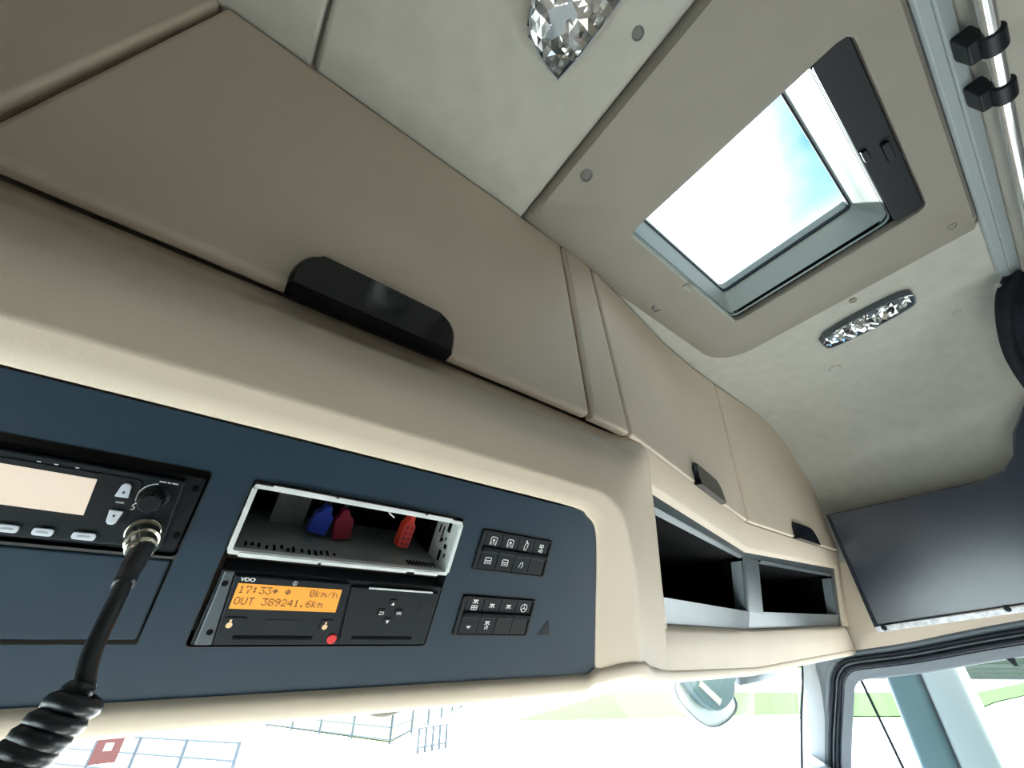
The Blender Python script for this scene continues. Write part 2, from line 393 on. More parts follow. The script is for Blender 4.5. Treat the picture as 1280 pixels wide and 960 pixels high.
for v in b.verts: v.co.x -= .76
obj('glass_seal', b, 'seal', hatch)
b = B(); prism(b, [(x-.76, y) for x, y in gasket_o], ZG-ZC+.004, ZG-ZC+.009); obj('glass', b, 'roofglass', hatch)
# roller blind box at the rear of the opening
b = B(); prism(b, [(x-.76, y) for x, y in rrect(HX0+.003, HY0+.001, HX1-.003, -.161, .01, 4)], zl+.008-ZC, .12); obj('blind_box', b, 'black', hatch, bevel=.003)
b = B(); box(b, (.79-.76, -.197, zl+.004-ZC), (.05, .012, .010)); box(b, (.765-.76, -.168, zl+.006-ZC), (.03, .010, .012)); obj('blind_grip', b, 'black', hatch, bevel=.002)
# catch plate on the front edge
b = B(); box(b, (.766-.76, .219, zl-.0015-ZC), (.028, .020, .004)); obj('catch_plate', b, 'lining', hatch, bevel=.001)
b = B(); box(b, (.766-.76, .215, zl-.004-ZC), (.018, .012, .003)); obj('catch', b, 'cap', hatch, bevel=.001)
b = B(); grid(b, [[HL((x, y, z)) for x in (HX0+.006, .752)] for y, z in ((HY1-.004, zl+.004), (HY1-.001, zl-.001), (HY1+.003, zl-.0015))]); grid(b, [[HL((x, y, z)) for x in (.780, HX1-.012)] for y, z in ((HY1-.004, zl+.004), (HY1-.001, zl-.001), (HY1+.003, zl-.0015))])
obj('front_lip', b, 'lining', hatch)
def hcap(x, y, r, z, m='cap', tilt=None):
    b = B(); R = tilt or Matrix()
    lathe(b, [(r, .003), (r, -.0015), (r*.8, -.002), (r*.72, -.0002), (.0002, -.0002)], 20, lambda p: R @ p+HL((x, y, z)))
    obj('screw_cap', b, m, hatch)
hcap(.348, .182, .0125, zl, 'capd'); hcap(.765, .314, .013, zl+.004, 'capd', Matrix.Rotation(radians(-12), 4, 'X'))
hcap(1.155, .177, .011, ZC-.003, 'cap', Matrix.Rotation(radians(-14), 4, 'Y')); hcap(1.105, -.236, .009, zl, 'cap')

# ---- passenger side wall, door frame, window, pillar
def W(y, z, d=0): k = (XR+d)/1.95; return (XR+d, y*k, z*k)
def offs(pl, d):
    out = []
    for i, p in enumerate(pl):
        a = Vector(pl[max(i-1, 0)]); c = Vector(pl[min(i+1, len(pl)-1)]); t = (c-a).normalized(); out.append((p[0]+t.y*-d*-1 if False else p[0]-t.y*d*-1*1 if False else p[0]+t[1]*d, p[1]-t[0]*d))
    return out
win = smooth_keys([(.95, -.86), (.82, -.53), (.729, -.311), (.6375, -.135), (.622, -.106), (.604, -.089), (.575, -.080), (.409, -.062), (.178, -.027), (-.28, .030), (-.33, .025), (-.355, -.02), (-.37, -.20), (-.38, -.86)], 5)
win = [(p[0], p[1]) for p in win]
if offs(win, .05)[40][1] < win[40][1]: SGN = -1
else: SGN = 1
def wrow(o, x): return [W(y, z, x) for y, z in offs(win, o*SGN)]
dr = struct(obj('door_1', (lambda b: (grid(b, [wrow(o, x) for o, x in ((0, .03), (0, -.006), (.004, -.012), (.026, -.016), (.030, -.006))]), b)[1])(B()), 'frame', smooth=True), 'grey inner frame of the passenger door')
dr.modifiers.new('e', 'EDGE_SPLIT').split_angle = radians(50)
def seal(o0, o1, bulge, m, nm, lab=None):
    b = B(); grid(b, [wrow(lerp(o0, o1, i/8), -.002-bulge*sin(pi*i/8)) for i in range(9)]); obj(nm, b, m, dr, smooth=True)
seal(.030, .044, .018, 'seal', 'door_seal'); seal(.044, .052, .010, 'frame', 'frame_lip'); seal(.052, .064, .016, 'seal', 'door_seal'); seal(.064, .080, .006, 'frame', 'frame_trim')
b = B(); vs_ = [b.verts.new(W(y, z, .02)) for y, z in win]; b.faces.new(vs_); g2 = struct(obj('window_2', b, 'sideglass'), 'passenger side window')
b = B(); tube(b, [W(.592, -.078, .012), W(.586, -.30, .012), W(.575, -.86, .012)], .0045, 8); obj('divider_bar', b, 'seal', g2)
b = B(); prism(b, [(.197, -.028), (.215, -.028), (.207, -.047), (.200, -.047)], 0, .02, lambda y, z, x: W(y, z, -.01+x)); obj('window_clip', b, 'seal', g2)
# door card below and pillar behind the window
b = B(); box(b, (XR+.03, .3, -1.3), (.06, 2.2, .84)); struct(obj('wall_right', b, 'wallp'))
wr = bpy.data.objects['wall_right']
outer = offs(win, .080*SGN)
# upper wall from the frame up to the cove
ow = [p for p in outer if p[1] > -.02 and p[0] < .70 and p[0] > -.33]
b = B(); grid(b, [[W(y, z, -.001) for y, z in ow], [W(y, max(z, .02)+.03, -.004) for y, z in ow], [W(y, .30, .0) for y, z in ow]]); obj('upper_trim', b, 'beige', wr, smooth=False)
b = B(); box(b, (XR+.04, -1.05, -.3), (.06, 1.36, 2.4)); obj('rear_side_panel', b, 'wallp', wr)
b = B(); box(b, (XR+.05, .7, .45), (.03, .9, .72)); obj('upper_shell', b, 'wallp', wr)
# A pillar: from windshield edge to door frame
pe = [(.74, .03), (.752, -.02), (.7595, -.046), (.783, -.10), (.83, -.195), (.887, -.329), (.99, -.575), (1.1, -.86)]
pf = [(.60, .02), (.66, -.015), (.690, -.045), (.697, -.10), (.722, -.195), (.777, -.317), (.875, -.56), (1.0, -.86)]
ps = [(.62, .02), (.69, -.010), (.715, -.042), (.725, -.10), (.755, -.195), (.81, -.317), (.905, -.56), (1.02, -.86)]
pe_, pf_, ps_ = (smooth_keys(k, 4) for k in (pe, pf, ps))
b = B(); grid(b, [[W(p[0], p[1], d) for p in cv] for cv, d in ((pe_, .06), (pe_, .004), ([tuple(lerp(a, c, .12) for a, c in zip(p, q)) for p, q in zip(pe_, ps_)], -.010), ([tuple(lerp(a, c, .7) for a, c in zip(p, q)) for p, q in zip(pe_, ps_)], -.018), (ps_, -.012))])
o = struct(obj('trim_2', b, 'pillar', smooth=True), 'light grey A-pillar cover beside the windshield')
b = B(); grid(b, [[W(p[0], p[1], d) for p in cv] for cv, d in ((ps_, -.011), ([tuple(lerp(a, c, .5) for a, c in zip(p, q)) for p, q in zip(ps_, pf_)], -.004), (pf_, .0), ([(q[0]-.03, q[1]) for q in pf_], .004))]); obj('pillar_edge', b, 'frame', o, smooth=True)
b = B(); tube(b, [W(.86, -.30, -.03), W(.80, -.33, -.05), W(.78, -.42, -.05), W(.82, -.75, -.05)], .016, 10); g = thing('grab_handle', 'dark grab handle at the foot of the A-pillar cover', 'handle', loc=W(.82, -.75, -.05))
for v in b.verts: v.co -= g.location
obj('bar', b, 'frame', g, smooth=True)
# windshield: leaning pane with black print band at its edge
def wy(z): return .80+(-.035-z)*.43
b = B(); grid(b, [[(x, wy(z)+.0, z) for x in (XL-.02, .2, .9, 1.6, XR+.03)] for z in (.02, -.4, -.86)]); w1 = struct(obj('window_1', b, 'glass'), 'large windshield under the overhead console')
b = B(); grid(b, [[W(p[0]-.004, p[1], .0) for p in pe_], [W(p[0]+.006, p[1], .0) for p in pe_]]); obj('edge_band', b, 'seal', w1)

# ================================================================== OVERHEAD CONSOLE
con = thing('overhead_console', 'beige overhead console with dark instrument panel above the windshield', 'console', loc=(.7, .42, -.03))
CO = Vector((.7, .42, -.03))
def cobj(name, b, m, **k):
    for v in b.verts: v.co -= CO
    return obj(name, b, m, con, **k)
pk = [(XL, -.0365), (.20, -.0350), (.3392, -.0356), (.3683, -.0424), (.3876, -.0554), (.4036, -.0915), (.4228, -.1491), (.4475, -.2215)]
ck = [(XL, -.0070), (.19, -.0065), (.329, -.0075), (.3844, -.0092), (.4256, -.0265), (.4549, -.0616), (.4905, -.1178), (.5351, -.2174)]
ok = [(XL, .348, .312), (.19, .348, .312), (.36, .348, .312), (.47, .350, .312), A(.575, .312), A(.614, .248), A(.655, .135), A(.700, -.020)]
def dens(k):
    s = smooth_keys(k[1:], 6); return [tuple(lerp(a, c, i/6) for a, c in zip(k[0], k[1])) for i in range(6)]+s
pk_, ck_, ok_ = dens(pk), dens(ck), dens(ok)
rows = []
rows.append([PW(p[0]-.001, p[1]-.001, -.010) for p in pk_]); rows.append([PW(p[0], p[1], -.0015) for p in pk_])
def pc(t, w): return [PW(lerp(p[0], c[0], t), lerp(p[1], c[1], t), w) for p, c in zip(pk_, ck_)]
rows.append(pc(.06, 0)); rows.append(pc(.5, 0)); rows.append(pc(.88, 0)); 
CW = [Vector(PW(*c)) for c in ck_]; OW = [Vector(o) for o in ok_]
rows.append([lerp(Vector(a), c, .75) for a, c in zip(pc(.88, 0), CW)])
def fade(i): 
    t = max(0., min(1., (27-i)/13)); return t*t*(3-2*t)
BUL = ((0.0181, -0.0006), (0.058, -0.00295), (0.1522, -0.0082), (0.2754, -0.01492), (0.3768, -0.01958), (0.4783, -0.02204), (0.5688, -0.02153), (0.6449, -0.01738), (0.7138, -0.00941), (0.779, -0.00128), (0.8478, 0.0027), (0.9275, 0.00219))
for t, dy in BUL:
    rows.append([lerp(c, o, t)+Vector((0, dy*fade(i), 0)) for i, (c, o) in enumerate(zip(CW, OW))])
rows.append(OW); rows.append([o+Vector((0, .03, .004)) for o in OW])
b = B(); grid(b, rows); cobj('fascia', b, 'beige', smooth=True)
# console face around the compartments
IT = [(.614, .254), (1.255, .244), (1.965, .263)]; IB = [(.676, .044), (1.262, .052), (1.955, .073)]
def seg(keys, n): return [tuple(lerp(a, c, i/n) for a, c in zip(k0, k1)) for k0, k1 in zip(keys, keys[1:]) for i in range(n)]+[keys[-1]]
it, ib = seg(IT, 10), seg(IB, 10)
ib0 = ib
tops = seg([(.575, .312), (1.252, .312), (1.97, .312)], 10); bots = seg([(.690, -.021), (1.255, -.030), (2.03, .003)], 10)
b = B(); grid(b, [[A(x, z+.006, .03) for x, z in tops], [A(x, z) for x, z in tops], [A(lerp(p[0], q[0], .9), lerp(p[1], q[1], .9)) for p, q in zip(tops, it)], [A(x, z+.001, .003) for x, z in it], [A(x, z-.006, .014) for x, z in it]])
grid(b, [[A(x, z+.003, .014) for x, z in ib], [A(x, z-.003, .004) for x, z in ib], [A(lerp(p[0], q[0], .15), lerp(p[1], q[1], .15)) for p, q in zip(ib, bots)], [A(lerp(p[0], q[0], .6), lerp(p[1], q[1], .6)) for p, q in zip(ib, bots)], [A(x, z) for x, z in bots]])
grid(b, [[A(x, z, d) for z in (.263, .20, .13, .073)] for x, d in ((1.957, .014), (1.963, .001), (1.99, 0), (2.02, .012), (2.035, .05))])
grid(b, [[A(x, z, d) for x, d in ((1.963, 0), (1.99, 0), (2.02, .012), (2.035, .05))] for z in (.312, .263)])
grid(b, [[A(lerp(.606, .690, t)+dx, lerp(.256, .040, t), d) for t in (0, .25, .5, .75, 1)] for dx, d in ((-.006, .001), (.006, .003), (.011, .014))])
cobj('side_fascia', b, 'beige', smooth=True).modifiers.new('e', 'EDGE_SPLIT').split_angle = radians(45)
# rounded bottom lip and underside
lip = seg([(XL, .4190, -.0188), (.435, .4190, -.0188)], 6)+smooth_keys([(.4475, .4150, -.0125), (.5351, .4120, -.0070), (.60, .440, -.0165), A(.702, -.021)], 6)+[A(x, z) for x, z in bots[1:]]
b = B(); grid(b, [[(x, y+dy, z+dz) for x, y, z in lip] for dy, dz in ((.006, .010), (-.0008, .002), (-.0015, -.002), (.001, -.009), (.006, -.0128), (.014, -.0155), (.05, -.0155))]+[[(x, .83, -.045) for x, y, z in lip]])
cobj('bottom_lip', b, 'beige', smooth=True)
for x in (.187,):
    b = B(); bmesh.ops.create_uvsphere(b, u_segments=14, v_segments=8, radius=1, matrix=Matrix.Translation((x, .452, -.033)) @ Matrix.Diagonal((.018, .012, .006, 1))); cobj('lip_stud', b, 'surround', smooth=True)
# back shell closing console and lockers, added to block light behind the doors
b = B(); grid(b, [[(x, y+.035, z) for x, y in ((XL, .346), (.5, .346), (1.255, .50), (2.04, .505))] for z in (.30, .60, .95)]); cobj('back_shell', b, 'beige_dark')
b = B(); grid(b, [[(x, .86, z) for x in (XL, 2.1)] for z in (-.05, .95)]); grid(b, [[(x, y, .94) for x in (XL, 2.1)] for y in (.3, .9)]); cobj('top_shell', b, 'beige_dark')
# dark instrument panel with cut-outs: bands around radio, slot, tachograph and switches
pan = [(p[0]-.0012, p[1]-.0012) for p in pk_]
RX1, SX0, SX1 = -.0160, .0110, .1985
W0 = -.0022
b = B()
def pq(u0, u1, v0, v1, w=W0): b.faces.new([b.verts.new(PW(u, v, w)) for u, v in ((u0, v0), (u1, v0), (u1, v1), (u0, v1))])
VT, VB = -.0375, -.2300
bounds = {'rad': (XL, RX1, -.1930, -.0740), 'din': (SX0, SX1, -.1945, -.0735), 'b1': (.2240, .3225, -.1205, -.0790), 'b2': (.2240, .3205, -.1845, -.1455)}
us = sorted({XL, RX1, SX0, SX1, .2240, .3205, .3225}); vsn = sorted({VT, VB, -.1930, -.0740, -.1945, -.0735, -.1205, -.0790, -.1845, -.1455})
vmap = {}
def pv(u, v):
    k = (round(u, 5), round(v, 5))
    if k not in vmap: vmap[k] = b.verts.new(PW(u, v, W0))
    return vmap[k]
for u0, u1 in zip(us, us[1:]):
    for v0, v1 in zip(vsn, vsn[1:]):
        uc, vc = (u0+u1)/2, (v0+v1)/2
        if any(a < uc < c and d < vc < e for a, c, d, e in bounds.values()): continue
        b.faces.new((pv(u0, v0), pv(u1, v0), pv(u1, v1), pv(u0, v1)))
# right end of the panel follows the rounded rim
rim = [p for p in pan if p[0] > .3225]
top0 = pv(.3225, VT)
ve = [pv(.3225, v) for v in vsn]
rv = [b.verts.new(PW(p[0], p[1], W0)) for p in rim]+[b.verts.new(PW(.4480, VB+.004, W0)), b.verts.new(PW(.440, VB, W0))]
b.faces.new(ve+rv)
panel = cobj('instrument_panel', b, 'panel')
# inner walls of the cut-outs
def cut(nm, u0, u1, v0, v1, depth, r=.003, m='black'):
    b = B(); lp = rrect(u0, v0, u1, v1, r, 3); lo = rrect(u0-.002, v0-.002, u1+.002, v1+.002, r, 3)
    grid(b, [[PW(u, v, W0-.0003) for u, v in lo], [PW(u, v, W0+.0002) for u, v in lp], [PW(u, v, W0-depth) for u, v in lp]], True); return cobj(nm, b, m)
cut('radio_bay', XL+.002, RX1, -.1348, -.0740, .012); cut('device_bay', SX0, SX1, -.1945, -.0735, .020)
cut('switch_bay', .2240, .3225, -.1205, -.0790, .006); cut('switch_bay', .2240, .3205, -.1845, -.1455, .006)
b = B(); prism(b, [(-.30, -.1912), (RX1-.0008, -.1912), (RX1-.0016, -.1372), (-.30, -.1372)], -.012, -.0028, lambda u, v, w: PW(u, v, w)); f = cobj('blank_flap', b, 'flap', bevel=.002, label='plain dark flap below the radio')
b = B(); grid(b, [[PW(u, v, W0-.0095) for u in (XL, .215)] for v in (-.1945, -.0735)]); cobj('bay_backing', b, 'deep') if False else b.free()
# dark triangle mark
b = B(); poly(b, [(0.0, 0), (.0195, 0), (.0125, .017)]); 
for v in b.verts: v.co = PW(.3352+v.co.x, -.1832+v.co.y, W0+.0004)
cobj('triangle_mark', b, 'unit')

# ---- two-way radio
rad = thing('two_way_radio', 'black two-way radio with pale screen at the left of the panel', 'radio', mtx=PM(-.118, -.1065, -.004))
def RL(u, v): return (u+.118, v+.1065)
b = B(); prism(b, [RL(*p) for p in rrect(-.212, -.1335, -.0175, -.0795, .002, 3)], -.10, -.0005); obj('mounting_plate', b, 'unit', rad, bevel=.0008)
b = B(); prism(b, [RL(*p) for p in ((-.207, -.1315), (-.0255, -.1292), (-.0285, -.0825), (-.207, -.0815))], -.0005, .0062); obj('front_plate', b, 'unit', rad, bevel=.0012)
b = B(); prism(b, [RL(*p) for p in rrect(-.150, -.1165, -.0500, -.0865, .003, 4)], .0062, .0070); obj('screen_surround', b, 'black', rad)
b = B(); prism(b, [RL(*p) for p in ((-.145, -.1120), (-.0700, -.1130), (-.0717, -.0903), (-.145, -.0893))], .0070, .0073); obj('screen', b, 'lcd', rad)
for u in (-.1135, -.0983, -.0836, -.0652):
    w = .0056 if u > -.07 else .0046
    b = B(); prism(b, [RL(*p) for p in rrect(u-w, -.1277, u+w, -.1230, .0016, 4)], .0062, .0080); k = obj('key', b, 'key', rad, bevel=.0006)
    b = B(); strokes(b, [[RL(u-w*.45, -.1253), RL(u+w*.45, -.1253)]], .0009, .0082); obj('key_print', b, 'grey_print', k)
for u, v, s in ((-.0565, -.0945, 1), (-.0558, -.1113, -1)):
    b = B(); prism(b, [RL(u+x, v+y*s) for x, y in ((-.0036, -.0042), (.0036, -.0042), (.0026, .0036), (.0012, .0050), (-.0012, .0050), (-.0026, .0036))], .0070, .0086); k = obj('arrow_key', b, 'key', rad, bevel=.0006)
    b = B(); poly(b, [RL(u+x, v+y*s) for x, y in ((-.0009, -.0014), (.0009, -.0014), (0, .0004))], .0089); obj('key_print', b, 'black', k)
b = B(); strokes(b, [[RL(-.0577, -.1022), RL(-.0548, -.1022)]], .0012, .0074); obj('channel_print', b, 'grey_print', rad)
KU, KV = -.0405, -.0965
b = B(); lathe(b, [(.0080, .0062), (.0080, .0070), (.0066, .0085), (.0060, .0200), (.0050, .0212), (.0002, .0212)], 28, lambda p: p+Vector((*RL(KU, KV), 0))); kb = obj('volume_knob', b, 'black', rad, smooth=False)
b = B()
for i in range(14): box(b, (RL(KU, KV)[0]+.0063*cos(i*pi/7), RL(KU, KV)[1]+.0063*sin(i*pi/7), .0145), (.0010, .0010, .011))
obj('knob_grip', b, 'black', kb)['kind'] = 'stuff'
b = B(); strokes(b, [[RL(*p) for p in circ(KU, KV, .0094, 14, 100, 215)]], .0007, .0065); strokes(b, [[RL(KU-.0095, KV-.0065), RL(KU-.0080, KV-.0050)], [RL(*p) for p in circ(KU-.0090, KV-.0082, .0012, 8)]], .0006, .0065)
strokes(b, [[RL(KU-.001, KV+.0112), RL(KU+.002, KV+.0112)], [RL(KU+.0035, KV+.0112), RL(KU+.0045, KV+.0112)], [RL(KU+.006, KV+.0112), RL(KU+.0085, KV+.0112)]], .0008, .0065); obj('knob_scale', b, 'white', rad)
for u, v in ((-.0215, -.0880), (-.0208, -.1215)):
    b = B(); lathe(b, [(.0019, -.0004), (.0019, .0004), (.0002, .0004)], 14, lambda p: p+Vector((*RL(u, v), 0))); obj('screw_hole', b, 'deep', rad)
for u in (-.100, -.0925, -.083):
    b = B(); strokes(b, [[RL(u-.0006, -.0855), RL(u+.0006, -.0855)]], .0006, .0066); obj('tick_mark', b, 'white', rad)
b = B(); lathe(b, [(.0098, .0060), (.0098, .0072), (.0088, .0085), (.0078, .0085), (.0074, .0070), (.0002, .0070)], 28, lambda p: p+Vector((*RL(-.0382, -.1193), 0))); obj('microphone_socket', b, 'nickel', rad, smooth=True)

# ---- microphone lead
PLUG = Vector(PW(-.0382, -.1193, .003))
lead = thing('microphone_lead', 'black coiled microphone lead hanging from the radio by a metal plug', 'cable', loc=PLUG)
def sweep(name, pts, rr, m, par=None, n=14, parent=None):
    b = B(); tube(b, [Vector(p)-PLUG for p in pts], rr, n); return obj(name, b, m, parent or lead, smooth=True)
P1 = Vector((-.0325, .3395, .0610)); dirp = (P1-PLUG).normalized()
plug = sweep('plug', [PLUG+dirp*d for d in (0, .004, .0045, .012, .0125, .014, .0145, .021, .022, .026)], [.0078, .0078, .0088, .0088, .0070, .0070, .0078, .0078, .0068, .0060], 'nickel', n=20)
plug.modifiers.new('e', 'EDGE_SPLIT').split_angle = radians(40)
cp = [tuple(PLUG+dirp*.022), tuple(P1), (-.0323, .3338, .0503), (-.0310, .3250, .0370), (-.0302, .320, .029), (-.0287, .3124, .011), (-.0262, .3068, .0005), (-.0235, .3030, -.0055)]
cps = smooth_keys(cp, 6)
sweep('strain_sleeve', cps[:17], [.0062]*6+[.0058]*6+[.0052]*5, 'rubber')
sweep('cord', cps[14:], .0041, 'rubber')
ax = [Vector(p) for p in smooth_keys([(-.0226, .3022, -.0062), (-.0287, .3013, -.0195), (-.0339, .3010, -.031), (-.039, .300, -.045), (-.046, .298, -.070), (-.055, .295, -.11)], 12)]
hel = []; turns = 13; nseg = turns*16
for i in range(nseg+1):
    s = i/nseg*(len(ax)-1); k = min(int(s), len(ax)-2); p = ax[k].lerp(ax[k+1], s-k); t = (ax[k+1]-ax[k]).normalized()
    e1 = t.cross(Vector((0, 1, 0))).normalized(); e2 = t.cross(e1); a = 2*pi*turns*i/nseg+1.2; r = .0078*min(1, .25+i/10)
    hel.append(p+(e1*cos(a)+e2*sin(a))*r)
b = B(); tube(b, [p-PLUG for p in hel], .0037, 9); obj('coil', b, 'rubber', lead, smooth=True)

# ---- metal radio cage (empty slot)
cage = thing('radio_cage', 'bright sheet-metal cage of the empty radio slot', 'radio cage', mtx=PM(.105, -.102, -.004))
cu, cv = .0925, .0262
def sheet(nm, f, m, dep=.12): 
    b = B(); f(b); return obj(nm, b, m, cage)
def rim_side(b, pts, w=.0016):
    prism(b, pts, -.0005, .0035)
b = B(); ring(b, rrect(-cu, -cv, cu, cv, .002, 3), rrect(-cu+.0028, -cv+.0030, cu-.0028, cv-.0030, .001, 3), -.002, .0048); obj('rim', b, 'zinc', cage)
b = B()
for u0, u1 in ((-.080, -.033), (-.030, .050), (.053, .080)): box(b, ((u0+u1)/2, cv-.0002, .0044), (u1-u0, .0030, .0022))
for u0, u1 in ((-.085, -.028), (-.0255, .050), (.058, .082)): box(b, ((u0+u1)/2, -cv+.0004, .0044), (u1-u0, .0030, .0022))
for s in (-1, 1): box(b, (s*(cu-.0006), 0, .0046), (.0028, .046, .0022))
obj('flange', b, 'zinc', cage)
D = .11
b = B(); grid(b, [[(u, -cv+.003, w) for u in (-cu+.002, cu-.002)] for w in (-.001, -D)]); obj('bottom_sheet', b, 'zinc_shaded', cage)
b = B(); grid(b, [[(u, cv-.003, w) for u in (-cu+.002, cu-.002)] for w in (-.001, -D)]); obj('top_sheet', b, 'zinc_shaded', cage)
b = B(); grid(b, [[(-cu+.003, v, w) for v in (-cv, cv)] for w in (-.001, -D)]); obj('side_sheet', b, 'zinc_shaded', cage)
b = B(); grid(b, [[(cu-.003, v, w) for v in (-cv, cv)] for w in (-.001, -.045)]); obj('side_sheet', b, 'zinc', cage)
b = B(); box(b, (0, 0, -D-.004), (2*cu+.02, 2*cv+.02, .004)); obj('back_wall', b, 'deep', cage)
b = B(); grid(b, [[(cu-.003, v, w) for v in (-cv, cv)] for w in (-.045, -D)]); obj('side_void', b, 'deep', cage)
b = B()
for (w0, w1, v0, v1) in ((-.010, -.016, .010, .019), (-.008, -.013, -.006, -.002), (-.016, -.020, -.020, -.010), (-.024, -.0255, -.004, .012), (-.032, -.034, .004, .012), (-.013, -.0145, .001, .004), (-.020, -.0225, -.002, .001), (-.006, -.0075, -.013, -.010)):
    box(b, (cu-.0035, (v0+v1)/2, (w0+w1)/2), (.0008, v1-v0, abs(w1-w0)))
obj('side_holes', b, 'deep', cage)['kind'] = 'stuff'
b = B()
for i in range(14):
    u = -.083+i*.0052+random.uniform(-.001, .001); w = -.006-random.uniform(0, .006); box(b, (u, -cv+.0036, w), (.0018, .0010, random.uniform(.004, .010)))
for i in range(9):
    u = .055+i*.0034; box(b, (u, -cv+.0036, -.010), (.0014, .0010, .009))
obj('spring_tabs', b, 'deep', cage)['kind'] = 'stuff'
b = B()
for u in (-.019, -.010, -.001): strokes(b, [[(u, -.012), (u+.004, -.012), (u+.002, -.009), (u, -.012)]], .0009)
for v in b.verts: v.co = (v.co.x, -cv+.0034, -.040+v.co.y*1.0)
obj('stamped_marks', b, 'grey_print', cage)['kind'] = 'stuff'
b = B(); box(b, (-.052, -.006, -.085), (.030, .045, .012)); obj('rear_bracket', b, 'zinc_shaded', cage)
CB = PM(.105, -.102, -.004)
def plugc(name, label, u, v, w, sx, sy, m, tilt, pins=False):
    t = thing(name, label, 'connector', mtx=CB @ Matrix.Translation((u, v, w)) @ Matrix.Rotation(tilt, 4, 'Z'))
    b = B(); prism(b, [(-sx*.35, sy), (sx*.35, sy), (sx*.55, sy*.55), (sx, sy*.3), (sx, -sy), (-sx, -sy), (-sx, sy*.3), (-sx*.55, sy*.55)], -.014, 0); obj('shell', b, m, t, bevel=.0012)
    if pins:
        b = B()
        for i in range(4):
            for j in range(2): box(b, (-sx*.4+j*sx*.8, -sy*.75+i*sy*.32, .0003), (sx*.38, sy*.18, .0008))
        obj('pin_holes', b, 'maroon', t)['kind'] = 'stuff'
    b = B(); tube(b, [(0, sy*.9, -.007), (.001, sy+.008, -.010), (-.001, sy+.02, -.02)], .0016, 8); obj('wire', b, 'rubber', t, smooth=True)
    return t
plugc('wire_connector', 'bright red multi-pin connector hanging in the empty radio slot', .0535, .000, -.030, .0062, .0170, 'redc', radians(-3), True)
plugc('wire_connector', 'blue plug at the back of the empty radio slot', -.0265, -.006, -.045, .0085, .0135, 'bluec', radians(-8))
plugc('wire_connector', 'dark red plug beside the blue one in the empty radio slot', -.0070, -.0065, -.042, .0085, .0140, 'maroon', radians(10))
wr_ = thing('loose_wire', 'short white wire end poking out under the cage top', 'wire', mtx=CB @ Matrix.Translation((.018, .022, -.008)))
b = B(); tube(b, [(0, 0, 0), (.003, -.003, .001), (.008, -.0055, .001)], .0007, 6); obj('strand', b, 'white', wr_, smooth=True)

# ---- tachograph
TU, TV = .106, -.1665
tac = thing('tachograph', 'black digital tachograph with orange display below the empty slot', 'tachograph', mtx=PM(TU, TV, -.004))
def TL(u, v): return (u-TU, v-TV)
b = B(); prism(b, [TL(*p) for p in ((.0135, -.1935), (.1980, -.1935), (.1978, -.1400), (.0145, -.1400))], -.02, .0020); obj('body', b, 'unit', tac, bevel=.001)
b = B(); prism(b, [TL(*p) for p in ((.0160, -.1925), (.0265, -.1925), (.0225, -.1405), (.0160, -.1405))], .0020, .0042); sp = obj('side_bracket', b, 'satin', tac, bevel=.001)
b = B(); prism(b, [TL(*p) for p in ((.0270, -.1920), (.1135, -.1920), (.1085, -.1425), (.0235, -.1425))], .0020, .0052); obj('front_plate', b, 'unit', tac, bevel=.0012)
b = B(); prism(b, [TL(*p) for p in ((.1165, -.1920), (.1945, -.1920), (.1950, -.1450), (.1110, -.1450))], .0020, .0046); dwr = obj('printer_drawer', b, 'unit', tac, bevel=.001)
b = B(); box(b, (*TL(.157, -.1448), .0048), (.062, .0013, .0012)); obj('drawer_edge', b, 'zinc', tac)
b = B(); prism(b, [TL(*p) for p in ((.0278, -.1660), (.1045, -.1658), (.1035, -.1476), (.0275, -.1478))], .0052, .0055); disp = obj('display', b, 'orange', tac, label='orange display reading 17:33 and 389241.6km')
FONT = {'0': '01110 10001 10011 10101 11001 10001 01110', '1': '00100 01100 00100 00100 00100 00100 01110', '2': '01110 10001 00001 00010 00100 01000 11111', '3': '11111 00010 00100 00010 00001 10001 01110',
        '4': '00010 00110 01010 10010 11111 00010 00010', '6': '00110 01000 10000 11110 10001 10001 01110', '7': '11111 10001 00001 00010 00100 00100 00100', '8': '01110 10001 10001 01110 10001 10001 01110', '9': '01110 10001 10001 01111 00001 00010 01100',
        ':': '00000 01100 01100 00000 01100 01100 00000', '.': '00000 00000 00000 00000 00000 01100 01100', 'k': '10000 10000 10010 10100 11000 10100 10010', 'm': '00000 00000 11010 10101 10101 10001 10001', '/': '00000 00001 00010 00100 01000 10000 00000',
        'h': '10000 10000 10110 11001 10001 10001 10001', 'O': '01110 10001 10001 10001 10001 10001 01110', 'U': '10001 10001 10001 10001 10001 10001 01110', 'T': '11111 00100 00100 00100 00100 00100 00100', '@': '00000 01110 10101 11111 10101 01110 00000', '*': '00000 00100 01110 11111 01110 00100 00000', ' ': '00000 '*7}
def dotline(b, txt, u, v, px, z):
    for i, ch in enumerate(txt):
        for r, row in enumerate(FONT[ch].split()):
            for c, bit in enumerate(row):
                if bit == '1':
                    x = u+(i*6+c)*px; y = v-r*px
                    b.faces.new([b.verts.new(p) for p in ((x, y, z), (x+px*.95, y, z), (x+px*.95, y-px*.95, z), (x, y-px*.95, z))])
b = B(); dotline(b, '17:33* @   0km/h', *TL(.0292, -.1493), .00076, .0057); obj('display_text', b, 'ink', disp)
b = B(); dotline(b, 'OUT 389241.6km', *TL(.0292, -.1575), .00076, .0057); obj('display_text', b, 'ink', disp)
